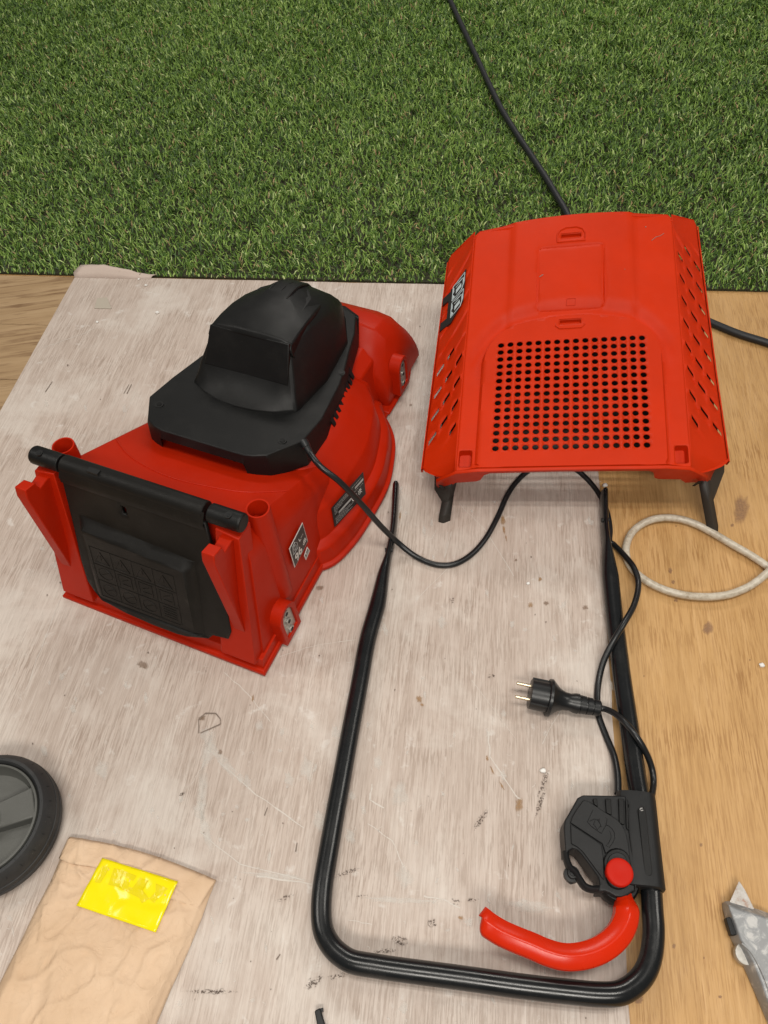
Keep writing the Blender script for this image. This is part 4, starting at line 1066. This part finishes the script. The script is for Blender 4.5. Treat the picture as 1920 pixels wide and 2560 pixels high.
# ------------------------------------------------------------------ cables
def zq(x, y, z): return at(1200 + x * .2893, 1640 + y * .2893, z)
gl_ = mower_root.matrix_world @ Vector((.136, .253, .181))
def cables():
    root = empty('mower_cable', Matrix.Translation(at(1100, 1412)), 'thin black cable looping from the mower under the catcher to the switch box', 'cable')
    inv = Matrix.Translation(-at(1100, 1412)); r = .0043
    pts = [gl_, at(800, 1165, .186), at(850, 1205, .165), at(905, 1262, .120), at(950, 1313, .070), at(990, 1352, .028), at(1030, 1385, .013), at(1065, 1404, .0096), at(1100, 1413, .0096), at(1140, 1409, .0096), at(1180, 1385, .0096), at(1215, 1345, .0096), at(1245, 1290, .0096), at(1270, 1235, .0096), at(1300, 1195, .0096), at(1340, 1165, .0096), at(1385, 1155, .0096), at(1430, 1168, .0090), at(1465, 1195, .0070), at(1495, 1232, .006), at(1516, 1275, .0045), at(1525, 1320, .0045), at(1524, 1352, .0045), at(1535, 1362, .0045), at(1562, 1390, .013), at(1585, 1420, .020), at(1596, 1460, .021), at(1586, 1510, .030), at(1562, 1555, .0375), at(1535, 1600, .034), at(1510, 1650, .022), at(1497, 1700, .012), at(1493, 1745, .0085), at(1497, 1790, .0085), at(1515, 1840, .0085), at(1535, 1890, .012), at(1544, 1940, .020), at(1545, 1985, .026)]
    cable('cable', [inv @ p for p in pts], r, M['cable'], root, 7, 12)
    # plug on its own short lead
    root = empty('power_plug', Matrix.Translation(at(1390, 1745)), 'black two-pin power plug on a short lead beside the handlebar', 'plug')
    inv = Matrix.Translation(-at(1390, 1745)); zc = .0275
    a, b = inv @ zq(430, 325, zc), inv @ zq(1040, 455, .020); d = (b - a).normalized(); LEN = (b - a).length
    k = LEN / 610.0
    body = [(0, .0185), (.0006, .0195), (150 * k, .0198), (152 * k, .0235), (158 * k, .0245), (180 * k, .0245), (188 * k, .0235), (215 * k, .0195), (250 * k, .0150), (300 * k, .0118), (350 * k, .0112), (385 * k, .0128), (420 * k, .0132), (425 * k, .0112), (432 * k, .0112), (434 * k, .0120), (480 * k, .0117), (482 * k, .0098), (492 * k, .0098), (494 * k, .0114), (535 * k, .0110), (537 * k, .0092), (547 * k, .0092), (549 * k, .0107), (600 * k, .0102), (610 * k, .0085)]
    mb = MB(); mb.lathe(a, d, body, 36); pb = mb.build('plug_body', M['cable'], root, smooth=32)
    side = d.cross(Vector((0, 0, 1))).normalized(); upv = side.cross(d).normalized()
    for s_ in (-1, 1):
        c = a + side * (s_ * .0095) + upv * .003
        mb = MB(); mb.lathe(c - d * .019, d, [(0, .0012), (.0008, .0022), (.024, .0024)], 14); mb.build('pin', M['brass'], root, smooth=40)
        mb = MB(); c = a + side * (s_ * .0165) + upv * .0085; MR = frame3((0, 0, 0), d, upv.cross(d)).to_3x3()
        mb.box(c + d * .014, (.026, .0045, .0045), MR); mb.build('earth_groove', M['hole'], root, smooth=None)
    pts = [zq(1020, 450, .021), zq(1080, 458, .022), zq(1160, 495, .030), zq(1250, 570, .040), zq(1330, 665, .042), zq(1400, 770, .036), zq(1455, 880, .024), zq(1490, 990, .014), zq(1500, 1090, .012), zq(1490, 1180, .018), zq(1470, 1250, .024)]
    cable('lead', [inv @ p for p in pts], .0040, M['cable'], root, 7, 12)
    # extension cord: over the turf, under the catcher and out to the right
    root = empty('extension_cord', Matrix.Translation(at(1420, 540)), 'thick black cord running across the turf, under the catcher, out right', 'cord')
    inv = Matrix.Translation(-at(1420, 540)); zt = .026
    pts = [at(1095, -60, zt), at(1125, 0, zt), at(1155, 65, zt), at(1190, 140, zt), at(1225, 215, zt), at(1255, 275, zt), at(1290, 332, zt), at(1330, 392, zt), at(1365, 445, zt), at(1392, 490, zt), at(1418, 535, zt), at(1440, 590, zt), at(1480, 660, .016), at(1560, 720, .010), at(1680, 765, .007), at(1790, 812, .007), at(1850, 836, .007), at(1920, 858, .007), at(2000, 888, .007)]
    cable('cord', [inv @ p for p in pts], .0072, M['cord'], root, 7, 12)
    # dirty clear hose loop on the oak floor
    hz = lambda x, y, z=.008: at(1480 + x * .2652, 1240 + y * .2652, z)
    root = empty('hose_loop', Matrix.Translation(at(1720, 1400)), 'dirty clear plastic hose loop lying on the oak floor', 'hose')
    inv = Matrix.Translation(-at(1720, 1400))
    pts = [hz(2000, 950), hz(1820, 800), hz(1659, 668), hz(1500, 560), hz(1330, 462), hz(1150, 355), hz(1000, 275), hz(850, 222), hz(700, 205), hz(560, 225), hz(440, 285), hz(360, 370), hz(322, 480), hz(330, 590), hz(375, 680), hz(450, 755), hz(560, 828), hz(700, 890), hz(850, 930), hz(1000, 948), hz(1150, 948), hz(1300, 925), hz(1450, 868), hz(1560, 800), hz(1640, 735, .014), hz(1760, 640, .022), hz(1950, 520, .012)]
    cable('hose', [inv @ p for p in pts], .0056, M['hose'], root, 7, 14)
cables()

# ------------------------------------------------------------------ loose wheel at the left edge
def wheel():
    zt = .050; c = at(-46, 2050, zt); base = Vector((c.x, c.y, 0)); 
    root = empty('loose_wheel', Matrix.Translation((base.x, base.y, MZ)), 'black mower wheel with grey spoked hub lying on its side', 'wheel')
    R_ = .077
    mb = MB()
    mb.lathe((0, 0, 0), (0, 0, 1), [(.002, R_ * .78), (0, R_ * .90), (.004, R_ * 1.0), (.012, R_ * 1.065), (.020, R_ * 1.075), (.0205, R_ * 1.058), (.0225, R_ * 1.058), (.023, R_ * 1.075), (.030, R_ * 1.065), (.0305, R_ * 1.048), (.0325, R_ * 1.046), (.033, R_ * 1.06), (.040, R_ * 1.03), (.046, R_ * .985), (.0495, R_ * .945), (.050, R_ * .90), (.047, R_ * .87), (.040, R_ * .86)], 72, cap=False)
    ty = mb.build('tyre', M['rubber'], root, smooth=40)
    tr = MB()
    for i in range(26):
        a = 2 * math.pi * i / 26; t = Vector((math.cos(a), math.sin(a), 0)); s = Vector((-t.y, t.x, 0))
        p = t * (R_ * .925); q = t * (R_ * 1.035)
        tr.add([p + s * .0005 + Vector((0, 0, .0502)), q + s * .0005 + Vector((0, 0, .0408)), q - s * .0005 + Vector((0, 0, .0408)), p - s * .0005 + Vector((0, 0, .0502))], [(0, 1, 2, 3)])
    tr.build('tread_groove', M['hole'], ty, smooth=None)['kind'] = 'stuff'
    mb = MB(); mb.lathe((0, 0, 0), (0, 0, 1), [(.028, .001), (.030, R_ * .74), (.036, R_ * .78), (.044, R_ * .80), (.048, R_ * .815), (.0475, R_ * .845), (.040, R_ * .862)], 64, cap=False)
    hub = mb.build('hub', M['hub'], root, smooth=40)
    for k in range(3):
        a = math.radians(18 + 120 * k); t = Vector((math.cos(a), math.sin(a), 0)); s = Vector((-t.y, t.x, 0))
        sp = MB(); w0, w1 = .017, .021
        sp.loft([[t * .012 - s * w0 + Vector((0, 0, .014)), t * .012 + s * w0 + Vector((0, 0, .014)), t * .012 + s * w0 * .9 + Vector((0, 0, .041)), t * .012 - s * w0 * .9 + Vector((0, 0, .041))],
                 [t * R_ * .79 - s * w1 + Vector((0, 0, .014)), t * R_ * .79 + s * w1 + Vector((0, 0, .014)), t * R_ * .79 + s * w1 * .9 + Vector((0, 0, .045)), t * R_ * .79 - s * w1 * .9 + Vector((0, 0, .045))]])
        sp.build('spoke', M['hub'], hub, smooth=25, bevel=.002)
    mb = MB(); mb.lathe((0, 0, 0), (0, 0, 1), [(.012, .020), (.046, .0185), (.048, .0165), (.048, .007), (.030, .0065)], 32, cap=False); mb.build('bearing', M['hub'], hub, smooth=40)
wheel()

# ------------------------------------------------------------------ paper bag with the yellow label
def paper_bag():
    zp = lambda x, y, z=.010: at(x * .3737, 1850 + y * .3737, z)
    root = empty('paper_bag', Matrix.Translation(at(250, 2350)), 'crumpled brown paper bag with folded top lying by the wheel', 'paper bag')
    inv = Matrix.Translation(-at(250, 2350))
    NL, NW = 110, 70
    Lf = [(462, 648), (395, 790), (330, 940), (240, 1110), (130, 1340), (0, 1600), (-150, 1920), (-300, 2260)]
    Rt = [(1440, 935), (1395, 1045), (1340, 1200), (1250, 1420), (1150, 1640), (1040, 1900), (930, 2140), (800, 2420)]
    def lerp(ps, t):
        k = t * (len(ps) - 1); i = min(int(k), len(ps) - 2); f = k - i; return (ps[i][0] + (ps[i + 1][0] - ps[i][0]) * f, ps[i][1] + (ps[i + 1][1] - ps[i][1]) * f)
    from mathutils import noise
    def hgt(u, t):
        x, y = u * 3.2, t * 4.4
        rdg = 1 - abs(noise.noise(Vector((x * 1.5, y * 1.3, 1.7)))) * 2.2
        rd2 = 1 - abs(noise.noise(Vector((x * 3.1 + y, y * 2.6 - x, 7.1)))) * 2.2
        pl = math.sin(min(1, u / .12) * math.pi / 2) * math.sin(min(1, (1 - u) / .12) * math.pi / 2)
        body = .006 + .006 * pl * min(1, t / .2) + .012 * pl * min(1, max(0, t - .25) / .5)
        h = body + .0032 * max(0, rdg) ** 6 * pl + .0016 * max(0, rd2) ** 5 * pl + .002 * noise.noise(Vector((x * .9, y * .9, 3)))
        if t > .5: h += .0045 * math.exp(-((u - .32 - .5 * (t - .6)) / .05) ** 2) * min(1, (t - .5) / .15)
        return max(.001, h)
    mb = MB(); vs = []
    for j in range(NL + 1):
        t = j / NL; a, b = lerp(Lf, t), lerp(Rt, t)
        for i in range(NW + 1):
            u = i / NW; x, y = a[0] + (b[0] - a[0]) * u, a[1] + (b[1] - a[1]) * u
            y -= 40 * math.sin(math.pi * u) * max(0, 1 - t * 5)
            h = hgt(u, t); e = min(u, 1 - u, t * 2)
            if e < .02: h *= .35
            p = inv @ zp(x, y, MZ + .006); p.z = MZ + h; vs.append(p)
    fs = [(j * (NW + 1) + i, j * (NW + 1) + i + 1, (j + 1) * (NW + 1) + i + 1, (j + 1) * (NW + 1) + i) for j in range(NL) for i in range(NW)]
    mb.add(vs, fs); mb.build('bag_body', M['paper'], root, smooth=75, solid=.0008)
    # folded-over top
    ft = MB(); rows = []
    A0, A1, B0, B1 = (460, 642), (1442, 932), (392, 792), (1330, 1132)
    for j in range(9):
        t = j / 8; row = []
        for i in range(NW + 1):
            u = i / NW
            a = (A0[0] + (A1[0] - A0[0]) * u, A0[1] + (A1[1] - A0[1]) * u - 42 * math.sin(math.pi * u)); b = (B0[0] + (B1[0] - B0[0]) * u, B0[1] + (B1[1] - B0[1]) * u - 18 * math.sin(math.pi * u) + 12 * math.sin(u * 17))
            x, y = a[0] + (b[0] - a[0]) * t, a[1] + (b[1] - a[1]) * t
            p = inv @ zp(x, y, MZ + .010); hb = hgt(min(1, max(0, u)), t * .14)
            p.z = MZ + (hb + .0030 + .0012 * noise.noise(Vector((u * 16, t * 4, 5)))) * (1 if 0 < j else .75); row.append(p)
        rows.append(row)
    ft.loft(rows, False, False, closed=False); ft.build('folded_top', M['paper'], root, smooth=60, solid=.0010)
    # label follows the paper
    C4 = [(680, 785), (1190, 945), (1045, 1290), (515, 1110)]
    lb = MB(); n, m = 26, 18; gv = []
    from mathutils import kdtree
    PV = vs + [p for r_ in rows for p in r_]
    kd = kdtree.KDTree(len(PV))
    for i, p in enumerate(PV): kd.insert((p.x, p.y, 0), i)
    kd.balance()
    def top_z(x, y):
        q = kd.find_range((x, y, 0), .012)
        q = sorted((PV[i].z for _, i, _ in q), reverse=True)[:12]
        return sum(q) / len(q) if q else MZ + .014
    def lab_pt(u, v, h):
        a = (C4[0][0] + (C4[1][0] - C4[0][0]) * u, C4[0][1] + (C4[1][1] - C4[0][1]) * u); b = (C4[3][0] + (C4[2][0] - C4[3][0]) * u, C4[3][1] + (C4[2][1] - C4[3][1]) * u)
        x, y = a[0] + (b[0] - a[0]) * v, a[1] + (b[1] - a[1]) * v
        p = inv @ zp(x, y, MZ + .016); p.z = top_z(p.x, p.y) + .0010 + .0004 * noise.noise(Vector((u * 6, v * 5, 2))) + h; return p
    for j in range(m + 1):
        for i in range(n + 1): gv.append(lab_pt(i / n, j / m, 0))
    lb.add(gv, [(j * (n + 1) + i, j * (n + 1) + i + 1, (j + 1) * (n + 1) + i + 1, (j + 1) * (n + 1) + i) for j in range(m) for i in range(n)])
    lab = lb.build('label', M['yellow'], root, smooth=75, solid=.0002)
    gh = MB()
    def patch(poly):
        N = 5
        a, b, c, d = [Vector(q) for q in poly]
        g = [[a.lerp(b, i / N).lerp(d.lerp(c, i / N), j / N) for i in range(N + 1)] for j in range(N + 1)]
        gh.add([lab_pt(q.x, q.y, .0004) for r_ in g for q in r_], [(j * (N + 1) + i, j * (N + 1) + i + 1, (j + 1) * (N + 1) + i + 1, (j + 1) * (N + 1) + i) for j in range(N) for i in range(N)])
    for poly in (((.06, .14), (.15, .14), (.13, .46), (.06, .48)), ((.20, .12), (.34, .12), (.34, .43), (.22, .44)), ((.34, .12), (.50, .13), (.49, .24), (.34, .20)), ((.34, .26), (.46, .30), (.46, .46), (.34, .43)), ((.55, .14), (.66, .15), (.64, .50), (.50, .47)), ((.46, .36), (.55, .38), (.55, .47), (.46, .46)), ((.76, .16), (.92, .18), (.88, .34), (.80, .30)), ((.80, .30), (.88, .34), (.83, .50), (.76, .46)), ((.66, .36), (.76, .46), (.70, .58), (.62, .46))): patch(poly)
    gh.build('faded_print', M['ghost'], lab, smooth=None)['kind'] = 'stuff'
paper_bag()

# ------------------------------------------------------------------ utility knife, right edge
def knife():
    kz = lambda x, y, z: at(1780 + x * .1718, 2180 + y * .1718, z)
    root = empty('utility_knife', Matrix.Translation(at(1890, 2420)), 'worn silver utility knife with open blade on the oak floor', 'knife')
    inv = Matrix.Translation(-at(1890, 2420))
    zt, zm = .021, .010
    low = [(175, 425), (185, 520), (240, 720), (300, 950), (390, 1130), (480, 1340), (620, 1660), (800, 2080), (1010, 2560), (1650, 2560), (1500, 2000), (1260, 1300), (1060, 860), (860, 610), (740, 560), (520, 490), (270, 415)]
    top = [(240, 470), (265, 560), (350, 760), (420, 980), (520, 1150), (620, 1330), (740, 1640), (880, 2060), (1060, 2560), (1560, 2560), (1420, 2000), (1190, 1330), (1010, 920), (830, 690), (740, 650), (540, 590), (360, 530)]
    a = [inv @ kz(x, y, zm) for x, y in low]; b = [inv @ kz(x, y, zt) for x, y in top]; g = [Vector((p.x, p.y, .001)) for p in a]
    mb = MB(); mb.loft([g, a, b]); mb.build('knife_body', M['worn'], root, smooth=35, bevel=.0016)
    bl = [inv @ kz(x, y, .0125) for x, y in ((390, 132), (480, 270), (610, 540), (400, 560), (255, 440))]
    mb = MB(); mb.prism(bl, (0, 0, .0008)); mb.build('blade', M['steel'], root, smooth=None)
    sl = [inv @ kz(x, y, .014) for x, y in ((185, 672), (252, 658), (348, 900), (340, 925), (262, 925))]
    mb = MB(); mb.loft([[p + Vector((0, 0, -.005)) for p in sl], [p + Vector((0, 0, .0035)) for p in sl]]); mb.build('slider', M['dark'], root, smooth=25, bevel=.0008)
    c = inv @ kz(470, 1200, .010); mb = MB(); ax = (inv @ kz(370, 1105, .012) - inv @ kz(495, 1325, .012)).normalized()
    mb.lathe(c - Vector((0, 0, .004)), (0, 0, 1), [(0, .0105), (.001, .0110), (.007, .0110), (.008, .0104)], 40); kn = mb.build('lock_wheel', M['zinc'], root, smooth=25)
    rd = MB()
    P = smooth_path([inv @ kz(x, y, .0215) for x, y in ((430, 1040), (560, 1160), (690, 1380), (800, 1640), (900, 1980), (960, 2300))], 5); sweep(rd, P, .0011, 6); rd.build('casting_ridge', M['worn'], root, smooth=50)
knife()

# ------------------------------------------------------------------ small things
def bits():
    root = empty('plastic_offcut', Matrix.Translation(at(800, 2545)), 'small black plastic clip at the bottom edge below the handlebar', 'plastic clip')
    inv = Matrix.Translation(-at(800, 2545))
    mb = MB(); P = [inv @ at(x, y, .014) for x, y in ((786, 2527), (800, 2519), (806, 2540), (818, 2580), (798, 2590))]
    mb.loft([[Vector((p.x, p.y, MZ)) for p in P], P]); mb.build('clip_body', M['dark'], root, smooth=25, bevel=.0012)
    mb = MB(); P = [inv @ at(x, y, .012) for x, y in ((800, 2521), (807, 2519), (808, 2528), (802, 2530))]; mb.prism(P, (0, 0, -.006)); mb.build('clip_hook', M['dark'], root, smooth=None)
    spots = [(393, 781, .0035, 'largest white foam crumb on the sheet behind the mower'), (365, 713, .0028, 'white foam crumb at the turf edge behind the mower'), (347, 698, .0022, 'white foam crumb lying in the turf edge by the curled corner'), (1357, 1927, .0034, 'white foam crumb on the grey sheet left of the switch box'), (1905, 1663, .0034, 'white foam crumb on the oak floor at the right edge'), (1513, 1213, .0038, 'white bit of foam beside the right end of the handlebar'), (243, 805, .0024, 'white sliver of foam on the sheet nearest the tape'), (1320, 1458, .0024, 'white foam speck below the cable on the grey sheet')]
    for x, y, r, lab in spots:
        z = MZ if not (x > 1500) else 0
        bm = bmesh.new(); bmesh.ops.create_icosphere(bm, subdivisions=2, radius=r)
        for v in bm.verts: v.co *= random.uniform(.72, 1.15); v.co.z *= .75; v.co.x *= 1.2
        me = bpy.data.meshes.new('foam_crumb'); bm.to_mesh(me); bm.free()
        o = link_mesh('foam_crumb', me, M['foam'], None, smooth=60); o.location = at(x, y, z + r * .6) if z or x > 1500 else at(x, y, r * .6)
        o.location.z = (z if z else 0) + r * .65
        tag(o, lab, 'foam crumb', 'white foam crumbs scattered on the floor')
bits()
